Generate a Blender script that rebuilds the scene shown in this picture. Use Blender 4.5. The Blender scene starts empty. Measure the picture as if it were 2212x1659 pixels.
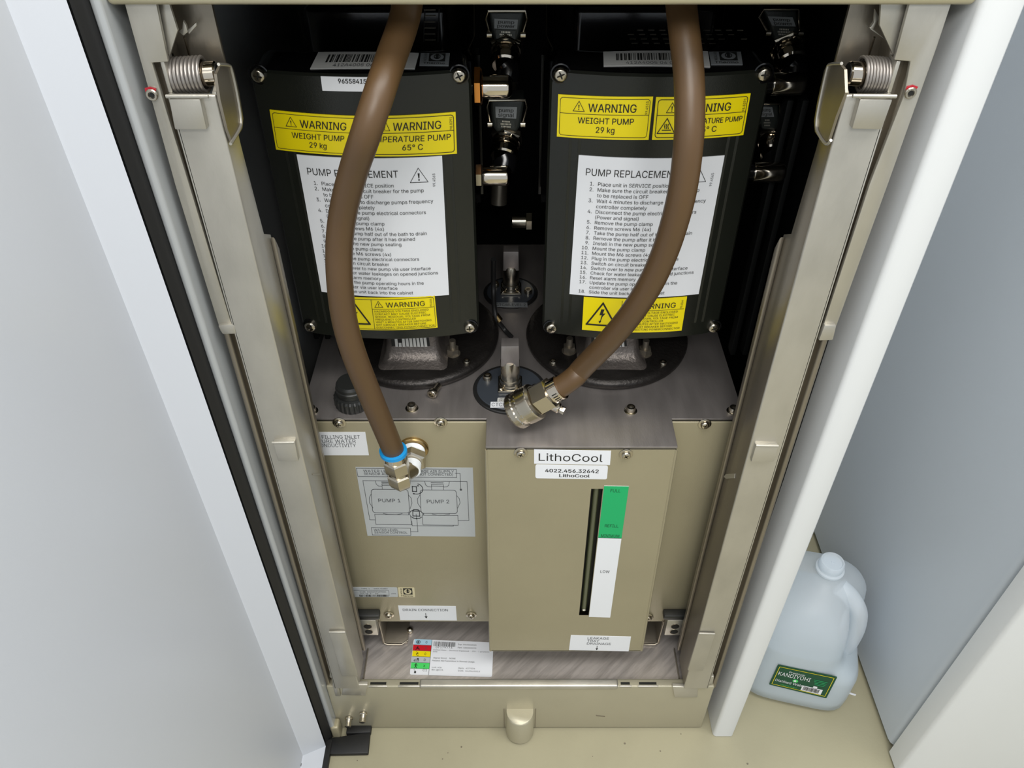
import bpy, bmesh, math, random
from mathutils import Vector, Matrix
from mathutils.geometry import delaunay_2d_cdt
random.seed(7)
S = bpy.context.scene; COL = S.collection
PI = math.pi; R = math.radians
# ------------------------------------------------------------ camera, world, lights, exposure
F = 1750.; PITCH = R(40.9); CAM = Vector((0, -.562, 1.15))
cd = bpy.data.cameras.new('camera'); cam = bpy.data.objects.new('camera', cd); COL.objects.link(cam)
cam.location = CAM; cam.rotation_euler = (PI/2-PITCH, 0, 0)
cd.sensor_width = 36; cd.lens = F/2212*36; cd.clip_start = .01
S.camera = cam
W = bpy.data.worlds.new('world'); S.world = W; W.use_nodes = True
W.node_tree.nodes['Background'].inputs[0].default_value = (.86, .93, 1, 1)
W.node_tree.nodes['Background'].inputs[1].default_value = .58
def area(name, loc, rot, sx, sy, e, col=(1, .98, .94)):
    l = bpy.data.lights.new(name, 'AREA'); l.shape = 'RECTANGLE'; l.size = sx; l.size_y = sy; l.energy = e; l.color = col
    o = bpy.data.objects.new(name, l); COL.objects.link(o); o.location = loc; o.rotation_euler = rot
area('ceiling_lamp', (.1, -.75, 2.6), (R(14), 0, 0), 1.3, .6, 20)
area('ceiling_lamp_rear', (-.1, -2.0, 2.35), (R(48), 0, 0), 1.4, .6, 33)
area('door_fill_light', (1.15, -.45, 2.6), (0, R(38), 0), .8, 1.2, 20)  # unseen fill light, added to brighten the open door's face
S.view_settings.view_transform = 'Standard'; S.view_settings.look = 'None'
S.view_settings.gamma = 1; S.view_settings.use_curve_mapping = False
S.view_settings.exposure = 0.24

# ------------------------------------------------------------ photo measurement -> world
def ray(px, py):
    x = (px-1106)/F; u = (829.5-py)/F; c, s = math.cos(PITCH), math.sin(PITCH)
    return Vector((x, c+u*s, -s+u*c))
def atY(px, py, Y): r = ray(px, py); return CAM+r*((Y-CAM.y)/r.y)
def atZ(px, py, Z): r = ray(px, py); return CAM+r*((Z-CAM.z)/r.z)
def atX(px, py, X): r = ray(px, py); return CAM+r*((X-CAM.x)/r.x)
def atPlane(px, py, p0, n): r = ray(px, py); return CAM+r*((p0-CAM).dot(n)/r.dot(n))

# ------------------------------------------------------------ materials
def srgb(r, g, b): return tuple(((v/255)/12.92 if v/255 <= .04045 else ((v/255+.055)/1.055)**2.4) for v in (r, g, b))+(1,)
def mat(name, col, rough=.5, metal=0., noise=0., nscale=40, stretch=(1, 1, 1), bump=0., bscale=200, rvar=0., coat=0., col2=None, spec=None, rot=0.):
    m = bpy.data.materials.new(name); m.use_nodes = True; nt = m.node_tree; b = nt.nodes['Principled BSDF']
    b.inputs['Base Color'].default_value = col; b.inputs['Roughness'].default_value = rough; b.inputs['Metallic'].default_value = metal
    b.inputs['Coat Weight'].default_value = coat; b.inputs['Coat Roughness'].default_value = .08
    if spec is not None: b.inputs['Specular IOR Level'].default_value = spec
    if noise or bump or rvar:
        tc = nt.nodes.new('ShaderNodeTexCoord'); pre = nt.nodes.new('ShaderNodeMapping'); pre.inputs['Rotation'].default_value = (0, 0, rot); mp = nt.nodes.new('ShaderNodeMapping'); mp.inputs['Scale'].default_value = stretch
        nt.links.new(tc.outputs['Object'], pre.inputs['Vector']); nt.links.new(pre.outputs[0], mp.inputs['Vector'])
        n = nt.nodes.new('ShaderNodeTexNoise'); n.inputs['Scale'].default_value = nscale; n.inputs['Detail'].default_value = 5
        nt.links.new(mp.outputs[0], n.inputs['Vector'])
        if noise:
            rp = nt.nodes.new('ShaderNodeValToRGB'); c2 = col2 or tuple(c*(1-noise) for c in col[:3])+(1,)
            rp.color_ramp.elements[0].position = .32; rp.color_ramp.elements[1].position = .62
            rp.color_ramp.elements[0].color = c2; rp.color_ramp.elements[1].color = col
            nt.links.new(n.outputs[0], rp.inputs[0]); nt.links.new(rp.outputs[0], b.inputs['Base Color'])
        if rvar:
            mr = nt.nodes.new('ShaderNodeMapRange'); mr.inputs[3].default_value = rough-rvar; mr.inputs[4].default_value = rough+rvar
            nt.links.new(n.outputs[0], mr.inputs[0]); nt.links.new(mr.outputs[0], b.inputs['Roughness'])
        if bump:
            n2 = nt.nodes.new('ShaderNodeTexNoise'); n2.inputs['Scale'].default_value = bscale; n2.inputs['Detail'].default_value = 3
            nt.links.new(mp.outputs[0], n2.inputs['Vector'])
            bp = nt.nodes.new('ShaderNodeBump'); bp.inputs['Strength'].default_value = bump; bp.inputs['Distance'].default_value = .001
            nt.links.new(n2.outputs[0], bp.inputs['Height']); nt.links.new(bp.outputs[0], b.inputs['Normal'])
    return m
M = {}
M['steel'] = mat('stainless_sheet', srgb(190, 186, 175), .38, .7, .16, 22, (1, 1, .5), .12, 400, .07)
M['steel_dark'] = mat('stainless_channel', srgb(150, 142, 128), .4, .8, .2, 18, (1, 1, .3), .1, 300, .06)
M['tray'] = mat('brushed_tray_steel', srgb(208, 200, 194), .38, .65, .24, 60, (.35, 3.2, 1), .1, 260, .12, rot=-.8)
M['top'] = mat('tank_top_sheet', srgb(152, 146, 143), .4, .7, .18, 22, (3, .6, 1), .1, 300, .08)
M['champ'] = mat('champagne_paint', srgb(156, 148, 122), .36, .25, .06, 9, (1, 1, 1), .12, 900, .03)
M['base'] = mat('base_rail_steel', srgb(176, 170, 148), .36, .4, .07, 9, (1, 1, 1), .12, 900, .04)
M['rail'] = mat('top_rail_paint', srgb(186, 178, 150), .38, .5, .08, 12)
M['chrome'] = mat('nickel_plate', srgb(214, 204, 188), .1, 1.)
M['nickel'] = mat('satin_nickel', srgb(196, 188, 172), .24, 1., .08, 60)
M['brass'] = mat('brass_boss', srgb(176, 150, 104), .25, 1.)
M['black'] = mat('gloss_black_paint', srgb(12, 12, 13), .16, 0, .1, 15, bump=.03, bscale=300)
M['cover'] = mat('cover_face_paint', srgb(24, 26, 21), .32, 0, .12, 12, bump=.1, bscale=900)
M['iron'] = mat('cast_iron_paint', srgb(50, 47, 45), .38, .6, .25, 60, bump=.6, bscale=260)
M['iron_light'] = mat('cast_pedestal_paint', srgb(112, 105, 100), .4, .6, .15, 60, bump=.6, bscale=300)
M['inner'] = mat('cabinet_lining', srgb(7, 9, 9), .6, 0, .15, 10, spec=.2)
M['rubber'] = mat('black_rubber', srgb(20, 20, 20), .55)
M['plastic'] = mat('dark_plastic', srgb(36, 37, 36), .38)
M['hood'] = mat('connector_hood', srgb(38, 42, 40), .4, .2, bump=.2, bscale=700)
M['ink'] = mat('printed_ink', srgb(28, 28, 26), .6)
M['ink_grey'] = mat('grey_ink', srgb(70, 72, 76), .6)
M['ink_olive'] = mat('green_ink', srgb(6, 70, 44), .6)
M['paper'] = mat('white_sticker', srgb(224, 226, 230), .42)
M['paper_grey'] = mat('grey_sticker', srgb(178, 182, 184), .4)
M['silver_st'] = mat('silver_sticker', srgb(206, 206, 202), .35, .15)
M['dymo'] = mat('tape_sticker', srgb(122, 126, 128), .4)
M['yellow'] = mat('yellow_sticker', srgb(232, 212, 8), .36)
M['green'] = mat('green_sticker', srgb(2, 166, 98), .4)
M['red'] = mat('red_print', srgb(198, 24, 38), .45)
M['blue_l'] = mat('light_blue_print', srgb(168, 208, 226), .45)
M['lime'] = mat('green_print', srgb(72, 206, 98), .45)
M['cream'] = mat('cream_sticker', srgb(204, 194, 160), .4)
M['white'] = mat('white_gloss_paint', srgb(204, 208, 216), .3, 0, .015, 3, bump=.05, bscale=500)
M['white_r'] = mat('white_panel_paint', srgb(212, 214, 214), .3, 0, .015, 3, bump=.05, bscale=500)
M['greyblue'] = mat('cool_grey_paint', srgb(186, 193, 200), .4, 0, .03, 3, bump=.06, bscale=700)
M['hose'] = mat('brown_hose_rubber', srgb(86, 64, 39), .42, 0, .12, 14, (1, 1, .4), bump=.08, bscale=200)
M['blue'] = mat('blue_plastic', srgb(18, 140, 205), .4)
M['ptfe'] = mat('white_thread_tape', srgb(236, 240, 242), .45, bump=.5, bscale=500)
M['slate'] = mat('slate_plate', srgb(64, 69, 76), .3, .25, bump=.05)
M['edge'] = mat('edge_panel_paint', srgb(168, 171, 172), .22, .1)
M['floor'] = mat('floor_vinyl', srgb(162, 156, 130), .42, 0, .10, 7, bump=.12, bscale=250, rvar=.07)
M['paint_red'] = mat('red_lacquer', srgb(168, 30, 44), .4)
M['sight'] = mat('sight_glass', srgb(78, 82, 60), .12, 0, .1, 12, coat=.5)
M['dark'] = mat('slot_dark', srgb(14, 15, 12), .5)
M['orange'] = mat('orange_brass', srgb(236, 160, 84), .16, 1.)
M['spring'] = mat('spring_wire', srgb(160, 154, 148), .42, .75, .15, 60)
# translucent jug plastic
def jugmat():
    m = bpy.data.materials.new('milky_plastic'); m.use_nodes = True; nt = m.node_tree; N = nt.nodes
    out = N['Material Output']; b = N['Principled BSDF']
    b.inputs['Base Color'].default_value = srgb(244, 248, 252); b.inputs['Roughness'].default_value = .35
    tl = N.new('ShaderNodeBsdfTranslucent'); tl.inputs[0].default_value = srgb(244, 248, 252)
    tr = N.new('ShaderNodeBsdfTransparent'); tr.inputs[0].default_value = (.93, .96, .98, 1)
    a = N.new('ShaderNodeMixShader'); a.inputs[0].default_value = .4
    c = N.new('ShaderNodeMixShader'); c.inputs[0].default_value = .5
    nt.links.new(b.outputs[0], a.inputs[1]); nt.links.new(tl.outputs[0], a.inputs[2])
    nt.links.new(a.outputs[0], c.inputs[1]); nt.links.new(tr.outputs[0], c.inputs[2]); nt.links.new(c.outputs[0], out.inputs[0])
    return m
M['jug'] = jugmat()
def watermat():
    m = bpy.data.materials.new('water'); m.use_nodes = True; nt = m.node_tree; N = nt.nodes
    b = N['Principled BSDF']; b.inputs['Base Color'].default_value = srgb(168, 182, 188); b.inputs['Roughness'].default_value = .15
    b.inputs['Transmission Weight'].default_value = .1; b.inputs['IOR'].default_value = 1.33
    return m
M['water'] = watermat()

# ------------------------------------------------------------ object helpers
def rloc(o):
    v = Vector()
    while o: v = v+o.location; o = o.parent
    return v
def tag(o, label=None, cat=None, group=None, kind=None):
    for k, v in (('label', label), ('category', cat), ('group', group), ('kind', kind)):
        if v: o[k] = v
    return o
def thing(name, label, cat, loc, group=None):
    o = bpy.data.objects.new(name, None); COL.objects.link(o); o.location = loc; o.empty_display_size = .02
    return tag(o, label, cat, group)
def finish(me, ang=35):
    me.shade_smooth(); me.set_sharp_from_angle(angle=R(ang))
class B:
    """collects shapes given in world coordinates; out() links them as ONE mesh object"""
    def __init__(s): s.bm = bmesh.new(); s.mi = 0; s.mats = []
    def m(s, name):
        if name not in s.mats: s.mats.append(name)
        s.mi = s.mats.index(name); return s
    def _f(s, vs):
        try: f = s.bm.faces.new(vs); f.material_index = s.mi; return f
        except ValueError: return None
    def box(s, x0, x1, y0, y1, z0, z1, bev=0., seg=2, mx=None):
        t = bmesh.new(); bmesh.ops.create_cube(t, size=1)
        c = Vector(((x0+x1)/2, (y0+y1)/2, (z0+z1)/2)); d = (abs(x1-x0), abs(y1-y0), abs(z1-z0))
        for v in t.verts: v.co = Vector((v.co.x*d[0], v.co.y*d[1], v.co.z*d[2]))+c
        if bev: bmesh.ops.bevel(t, geom=t.edges[:], offset=bev, segments=seg, affect='EDGES', profile=.5)
        return s.merge(t, mx)
    def merge(s, t, mx=None):
        mp = {}
        for v in t.verts: mp[v] = s.bm.verts.new(mx @ v.co if mx else v.co)
        for f in t.faces: s._f([mp[v] for v in f.verts])
        t.free(); return s
    def rings(s, rs, cap=True, closed=True):
        vr = [[s.bm.verts.new(p) for p in r] for r in rs]; n = len(vr[0])
        for a, b in zip(vr, vr[1:]):
            for i in range(n if closed else n-1): s._f([a[i], a[(i+1) % n], b[(i+1) % n], b[i]])
        if cap and closed: s._f(vr[0][::-1]); s._f(vr[-1])
        return s
    def lathe(s, prof, p, ax=(0, 0, 1), n=32, sq=None, cap=True):
        ax = Vector(ax).normalized(); u = ax.orthogonal().normalized()
        if abs(ax.z) < .9: u = Vector((0, 0, 1)).cross(ax).normalized()
        elif True: u = Vector((1, 0, 0))
        w = ax.cross(u); p = Vector(p)
        return s.rings([[p+ax*h+(u*math.cos(2*PI*i/n+(PI/n if n < 9 else 0))+w*math.sin(2*PI*i/n+(PI/n if n < 9 else 0)))*max(r, 1e-5) for i in range(n)] for r, h in prof], cap)
    def cyl(s, p, q, r, r2=None, n=24, ch=0.):
        p, q = Vector(p), Vector(q); L = (q-p).length; r2 = r if r2 is None else r2
        pr = [(r-ch, 0), (r, ch), (r2, L-ch), (r2-ch, L)] if ch else [(r, 0), (r2, L)]
        return s.lathe(pr, p, q-p, n)
    def tube(s, pts, r, n=14, cap=True, smooth=0):
        pts = [Vector(p) for p in pts]
        if smooth: pts = catmull(pts, smooth)
        rs = []; prev = None
        for i, p in enumerate(pts):
            t = (pts[min(i+1, len(pts)-1)]-pts[max(i-1, 0)]).normalized()
            if prev is None: u = t.orthogonal().normalized()
            else: u = (prev-t*prev.dot(t)).normalized()
            prev = u; w = t.cross(u); rr = r(i/(len(pts)-1)) if callable(r) else r
            rs.append([p+(u*math.cos(2*PI*k/n)+w*math.sin(2*PI*k/n))*rr for k in range(n)])
        return s.rings(rs, cap)
    def sphere(s, c, r, n=16):
        t = bmesh.new(); bmesh.ops.create_uvsphere(t, u_segments=n, v_segments=n//2, radius=r)
        return s.merge(t, Matrix.Translation(c))
    def prism(s, pts, d, bev=0., seg=2):
        """polygon (world points) extruded by vector d"""
        t = bmesh.new(); d = Vector(d)
        a = [t.verts.new(p) for p in pts]; b = [t.verts.new(Vector(p)+d) for p in pts]; n = len(a)
        t.faces.new(a[::-1]); t.faces.new(b)
        for i in range(n): t.faces.new([a[i], a[(i+1) % n], b[(i+1) % n], b[i]])
        bmesh.ops.recalc_face_normals(t, faces=t.faces[:])
        if bev: bmesh.ops.bevel(t, geom=t.edges[:], offset=bev, segments=seg, affect='EDGES', profile=.5)
        return s.merge(t)
    def poly(s, pts): s._f([s.bm.verts.new(p) for p in pts]); return s
    def out(s, name, parent=None, mats=None, ang=35, origin=None, label=None, recalc=True):
        if recalc: bmesh.ops.recalc_face_normals(s.bm, faces=s.bm.faces[:])
        me = bpy.data.meshes.new(name); org = Vector(origin) if origin is not None else (rloc(parent) if parent else Vector())
        for v in s.bm.verts: v.co -= org
        s.bm.to_mesh(me); s.bm.free()
        for k in (mats or s.mats): me.materials.append(M[k])
        finish(me, ang); o = bpy.data.objects.new(name, me); COL.objects.link(o)
        if parent: o.parent = parent; o.location = org-rloc(parent)
        else: o.location = org
        if label: o['label'] = label
        return o
def catmull(p, k):
    q = [p[0]*2-p[1]]+p+[p[-1]*2-p[-2]]; o = []
    for i in range(1, len(q)-2):
        for j in range(k):
            t = j/k; a, b, c, d = q[i-1:i+3]
            o.append(.5*((2*b)+(c-a)*t+(2*a-5*b+4*c-d)*t*t+(3*b-a-3*c+d)*t**3))
    return o+[p[-1]]
def place(me, name, parent, pos, normal=(0, 0, 1), spin=0.):
    o = bpy.data.objects.new(name, me); COL.objects.link(o); o.parent = parent
    o.location = Vector(pos)-rloc(parent)
    o.rotation_mode = 'QUATERNION'
    o.rotation_quaternion = Vector(normal).to_track_quat('Z', 'Y') @ Matrix.Rotation(spin, 3, 'Z').to_quaternion()
    return o

# fasteners: shared meshes along +Z (unit = radius 1)
def drive_mesh(name, hole, rim, depth, h, mtop='nickel'):
    """round head with a recess of the given outline"""
    b = B(); b.m(mtop); n = len(hole)
    outer = []
    for p in hole:
        a = math.atan2(p[1], p[0]); outer.append((math.cos(a), math.sin(a)))
    prof = [[(x, y, 0) for x, y in outer], [(x, y, h*.55) for x, y in outer], [(x*.93, y*.93, h*.8) for x, y in outer], [(x*rim, y*rim, h) for x, y in outer], [(x, y, h) for x, y in hole], [(x*.85, y*.85, h-depth) for x, y in hole]]
    b.rings([[Vector(p) for p in r] for r in prof], cap=False)
    b.m('dark'); b.poly([Vector((x*.85, y*.85, h-depth)) for x, y in hole])
    bm = b.bm; bmesh.ops.recalc_face_normals(bm, faces=bm.faces[:])
    me = bpy.data.meshes.new(name); bm.to_mesh(me); bm.free()
    for k in b.mats: me.materials.append(M[k])
    finish(me, 40); return me
def plus(a, w):
    pts = []
    for k in range(4):
        c, s = math.cos(k*PI/2), math.sin(k*PI/2)
        for x, y in ((w, -w), (a*.7, -w*.8), (a, -w*.6), (a, w*.6), (a*.7, w*.8)): pts.append((x*c-y*s, x*s+y*c))
    return pts
def rnd(k, r=.5, ph=0): return [(r*math.cos(2*PI*i/k+ph), r*math.sin(2*PI*i/k+ph)) for i in range(k)]
def hexo(r):
    pts = []
    for i in range(24):
        a = 2*PI*i/24; m_ = (a % (PI/3))-PI/6; q = r*math.cos(PI/6)/math.cos(m_); pts.append((q*math.cos(a), q*math.sin(a)))
    return pts
PAN = drive_mesh('pan_head', plus(.58, .13), .7, .28, .75)
SOCK = drive_mesh('socket_head', hexo(.55), .85, .5, 1.1)
def scaled(me, r, nm):
    m2 = me.copy(); m2.name = nm; m2.transform(Matrix.Scale(r, 4)); return m2
PAN4 = scaled(PAN, .0058, 'screw_head'); PAN3 = scaled(PAN, .0048, 'small_screw_head'); SOCK4 = scaled(SOCK, .0052, 'socket_screw_head'); SOCK3 = scaled(SOCK, .0042, 'small_socket_head')
def washer_mesh():
    b = B(); b.m('nickel'); b.lathe([(.0068, 0), (.0072, .0004), (.0072, .001), (.0064, .0014)], (0, 0, 0), n=24)
    me = bpy.data.meshes.new('washer'); bmesh.ops.recalc_face_normals(b.bm, faces=b.bm.faces[:]); b.bm.to_mesh(me); me.materials.append(M['nickel']); finish(me); return me
WASH = washer_mesh()

# ------------------------------------------------------------ stickers with lettering
try: FONT = bpy.data.fonts.load(bpy.utils.resource_path('LOCAL')+'/datafiles/fonts/Inter.woff2')   # typeface bundled with Blender itself
except Exception: FONT = None
TC = {}
def text_geo(s, res=2):
    if s in TC: return TC[s]
    c = bpy.data.curves.new('t', 'FONT'); c.body = s; c.size = 1; c.resolution_u = res
    if FONT: c.font = FONT
    o = bpy.data.objects.new('t', c); COL.objects.link(o)
    bpy.context.view_layer.update()
    cu = o.to_curve(bpy.context.evaluated_depsgraph_get(), apply_modifiers=False); loops = []
    for sp in cu.splines:
        pts = []; bp = list(sp.bezier_points); n = len(bp)
        for k in range(n):
            a, b_ = bp[k], bp[(k+1) % n]; p0, p1, p2, p3 = a.co, a.handle_right, b_.handle_left, b_.co
            chord = (p3-p0).length
            if chord < 1e-6: continue
            dev = max((p1-p0).cross(p3-p0).length, (p2-p0).cross(p3-p0).length)/chord
            m_ = 1 if dev < .002 else 3
            for q in range(m_):
                t = q/m_; pts.append(p0*(1-t)**3+p1*3*t*(1-t)**2+p2*3*t*t*(1-t)+p3*t**3)
        if len(pts) > 2: loops.append(pts)
    def wind(x, y):
        w_ = 0
        for l in loops:
            for k in range(len(l)):
                a, b_ = l[k-1], l[k]
                if (a.y > y) != (b_.y > y) and x < (b_.x-a.x)*(y-a.y)/(b_.y-a.y)+a.x: w_ += 1 if b_.y > a.y else -1
        return w_
    vs, fs = [], []
    if loops:
        pv, pe_ = [], []
        for l in loops:
            b0 = len(pv); pv += [Vector((q.x, q.y)) for q in l]; pe_ += [(b0+k, b0+(k+1) % len(l)) for k in range(len(l))]
        ov, _, of, _, _, _ = delaunay_2d_cdt(pv, pe_, [], 0, 1e-5)
        vs = [Vector((v.x, v.y, 0)) for v in ov]
        fs = [tuple(t) for t in of if wind(sum(ov[q].x for q in t)/3, sum(ov[q].y for q in t)/3)]
        used = sorted({q for t in fs for q in t}); ix = {q: k for k, q in enumerate(used)}
        vs = [vs[q] for q in used]; fs = [tuple(ix[q] for q in t) for t in fs]
    o.to_curve_clear(); bpy.data.objects.remove(o); bpy.data.curves.remove(c)
    TC[s] = (vs, fs); return TC[s]
CAPH = max(v.y for v in text_geo('H')[0])
class Label:
    """flat print on a sticker: local units W x H (v downwards), mapped onto the surface it is stuck to"""
    def __init__(s, quad, size, surf, lift=.0004, bow=0.):
        s.W, s.H = size; s.q = [surf(*p) for p in quad]; s.surf = surf; s.layers = {}; s.lift = lift
        a, b_, c, d = s.q; s.n = (b_-a).cross(d-a).normalized()
        if s.n.dot(CAM-a) < 0: s.n = -s.n
        s.curve = None
    def P(s, u, v, k=1):
        u /= s.W; v /= s.H; a, b, c, d = s.q
        p = a.lerp(b, u).lerp(d.lerp(c, u), v)
        if s.curve: p = s.curve(p)
        return p+s.n*s.lift*k
    def L(s, m):
        if m not in s.layers: s.layers[m] = B().m(m)
        return s.layers[m]
    def t(s, txt, x, y, h, w=None, al='l', m='ink', rot=0, k=1.6, bold=0):
        """cap height h, baseline y, optional total width w"""
        vs, fs = text_geo(txt)
        if not vs: return s
        x0 = min(v.x for v in vs); x1 = max(v.x for v in vs); sy = h/CAPH; sx = (w/(x1-x0)) if w else sy
        ww = (x1-x0)*sx; off = {'l': 0, 'c': -ww/2, 'r': -ww}[al]; b = s.L(m)
        for j in range(1 if not bold else 2):
            nv = []
            for v in vs:
                lx = (v.x-x0)*sx+off+(j*bold); ly = v.y*sy
                if rot == 90: nv.append(b.bm.verts.new(s.P(x-ly, y-lx, k+j*.1)))
                elif rot == -90: nv.append(b.bm.verts.new(s.P(x+ly, y+lx, k+j*.1)))
                else: nv.append(b.bm.verts.new(s.P(x+lx, y-ly, k+j*.1)))
            for f in fs: b._f([nv[i] for i in f])
        return s
    def r(s, x0, y0, x1, y1, m='ink', k=1.5):
        n = max(1, int((x1-x0)/s.W*24)); b = s.L(m)
        for i in range(n):
            a, c = x0+(x1-x0)*i/n, x0+(x1-x0)*(i+1)/n
            b.poly([s.P(a, y0, k), s.P(c, y0, k), s.P(c, y1, k), s.P(a, y1, k)])
        return s
    def line(s, pts, w=1., m='ink', close=False, k=1.5):
        pts = [Vector(p) for p in pts]
        if close: pts = pts+[pts[0]]
        for a, c in zip(pts, pts[1:]):
            d = c-a
            if d.length < 1e-6: continue
            n = max(1, int(abs(d.x)/s.W*20)); t_ = d.normalized(); nn = Vector((-t_.y, t_.x))*w/2; e = t_*w*.4
            for i in range(n):
                p, q = a+d*i/n-(e if i == 0 else e*0), a+d*(i+1)/n+(e if i == n-1 else e*0)
                s.L(m).poly([s.P(*(p+nn), k), s.P(*(q+nn), k), s.P(*(q-nn), k), s.P(*(p-nn), k)])
        return s
    def rrect(s, x0, y0, x1, y1, r=4, w=1., m='ink', k=1.5):
        pts = []
        for cx, cy, a0 in ((x1-r, y0+r, -90), (x1-r, y1-r, 0), (x0+r, y1-r, 90), (x0+r, y0+r, 180)):
            for j in range(4): a = R(a0+j*30); pts.append((cx+r*math.cos(a), cy+r*math.sin(a)))
        return s.line(pts, w, m, True, k)
    def pg(s, pts, m='ink', k=1.5): s.L(m).poly([s.P(x, y, k) for x, y in pts]); return s
    def arc(s, cx, cy, rx, ry, a0, a1, w=1, m='ink', n=20, k=1.5):
        return s.line([(cx+rx*math.cos(R(a0+(a1-a0)*i/n)), cy+ry*math.sin(R(a0+(a1-a0)*i/n))) for i in range(n+1)], w, m, False, k)
    def disc(s, cx, cy, rx, ry, m='ink', k=1.5): return s.pg([(cx+rx*math.cos(2*PI*i/20), cy+ry*math.sin(2*PI*i/20)) for i in range(20)], m, k)
    def tri(s, x0, y0, x1, y1, w=1.2, mark=True, m='ink'):
        s.line([(x0, y1), ((x0+x1)/2, y0), (x1, y1)], w, m, True)
        if mark:
            c = (x0+x1)/2; h = y1-y0; q = (x1-x0)*.045
            s.pg([(c-q*1.2, y0+h*.36), (c+q*1.2, y0+h*.36), (c+q*.6, y0+h*.72), (c-q*.6, y0+h*.72)], m); s.r(c-q, y0+h*.78, c+q, y0+h*.87, m)
        return s
    def bars(s, x0, y0, x1, y1, seed=1, m='ink', k=1.6):
        rg = random.Random(seed); x = x0; u = (x1-x0)/110
        while x < x1-3*u:
            w = rg.choice((1, 1, 2, 3))*u; s.r(x, y0, min(x+w, x1), y1, m, k); x += w+rg.choice((1, 1, 2, 2.6))*u
        return s
    def base(s, name, parent, m, round_=0., label=None, grid=16):
        b = B().m(m)
        if round_:
            pts = []
            for cx, cy, a0 in ((s.W-round_, round_, -90), (s.W-round_, s.H-round_, 0), (round_, s.H-round_, 90), (round_, round_, 180)):
                for j in range(5): a = R(a0+j*22.5); pts.append((cx+round_*math.cos(a), cy+round_*math.sin(a)))
            b.prism([s.P(x, y, 1) for x, y in pts], -s.n*s.lift*.9)
        else:
            g = grid if s.curve else 1; rs = []
            for k in (0, 1): rs.append([[s.P(s.W*i/g, s.H*j, k) for i in range(g+1)] for j in (0, 1)])
            ring = []
            for row in (rs[1][0], rs[1][1], rs[0][1], rs[0][0]): ring.append(row)
            b.rings([[ring[j][i] for j in range(4)] for i in range(g+1)])
        o = b.out(name, parent, label=label)
        s.done(o); return o
    def done(s, o):
        ms = list(s.layers)
        if not ms: return
        t = B()
        for mname in ms:
            t.m(mname); src = s.layers[mname].bm; mp = {}
            for v in src.verts: mp[v] = t.bm.verts.new(v.co)
            for f in src.faces: t._f([mp[v] for v in f.verts])
            src.free()
        ob = t.out('lettering', o, recalc=False)
        me = ob.data
        bmm = bmesh.new(); bmm.from_mesh(me)
        for f in bmm.faces:
            if f.normal.dot(s.n) < 0: f.normal_flip()
        bmm.to_mesh(me); bmm.free()
def surfY(Y): return lambda x, y: atY(x, y, Y)
def surfZ(Z): return lambda x, y: atZ(x, y, Z)

def shear(o, k):
    """the sheet metal stands a hair out of plumb"""
    z0 = rloc(o).z
    for v in o.data.vertices: v.co.x += k*(v.co.z+z0)
    return o
# ------------------------------------------------------------ setting
b = B().m('floor'); b.box(-2.2, 2.2, -2.4, 1.6, -.03, 0)
tag(b.out('floor', origin=(0, 0, 0)), 'beige vinyl floor', None, None, 'structure')
b = B().m('floor')
for i in range(70):
    x = random.uniform(-.3, .5); y = random.uniform(-.2, .25); r_ = random.uniform(.0006, .0016)
    b.m('steel_dark'); b.lathe([(r_, 0), (r_*.6, r_*.6)], (x, y, 0.00005), n=6)
tag(b.out('dust_specks', origin=(0, 0, 0)), 'small dark dust specks lying on the beige floor', 'dirt', None, 'stuff')

# ------------------------------------------------------------ cabinet housing (dark inside)
cab = thing('cabinet_housing', 'dark-lined equipment cabinet housing around the two black pumps, white edges either side', 'cabinet', (.013, .3, 0))
XL, XR = -.262, .289
B().m('inner').box(XL-.006, XL, .035, .62, .02, 1.45).out('side_lining', cab)
B().m('inner').box(XR, XR+.006, .035, .62, .02, 1.45).out('side_lining', cab)
B().m('inner').box(XL, XR, .6, .62, .02, 1.45).out('back_lining', cab)
B().m('inner').box(XL, XR, .035, .6, 1.42, 1.45).out('unseen_roof', cab)  # unseen black roof, added to keep the inside dark
for xx in (-.235, -.222): B().m('inner').box(xx, xx+.006, .2, .215, .56, .86, .001).out('guide_strip', cab)
for xx in (.253, .267): B().m('inner').box(xx, xx+.006, .17, .185, .56, .86, .001).out('guide_strip', cab)
# cabinet top, then an unseen front panel added to block light from the bay
B().m('white_r').box(XL-.02, XR+.03, -.01, .62, 1.36, 1.46, .003).out('top_cover', cab)
B().m('base').box(XL-.008, XR+.008, .005, .02, 1.045, 1.36, .001).out('light_block_panel', cab)
# left white edge band with rounded front
b = B().m('edge'); b.box(-.2590, -.2515, -.014, .6, .018, 1.36, .0036, 5); shear(b.out('left_edge_panel', cab), -.0105)
b = B().m('white_r'); b.prism([Vector((x, y, .001)) for x, y in [(.2898, .6), (.2898, -.0065), (.2903, -.0088), (.2918, -.0106), (.294, -.0115), (.3165, -.0115), (.3185, -.0095), (.3185, .6)]], (0, 0, 1.36)); shear(b.out('right_edge_panel', cab, ang=50), .0105)
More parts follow.
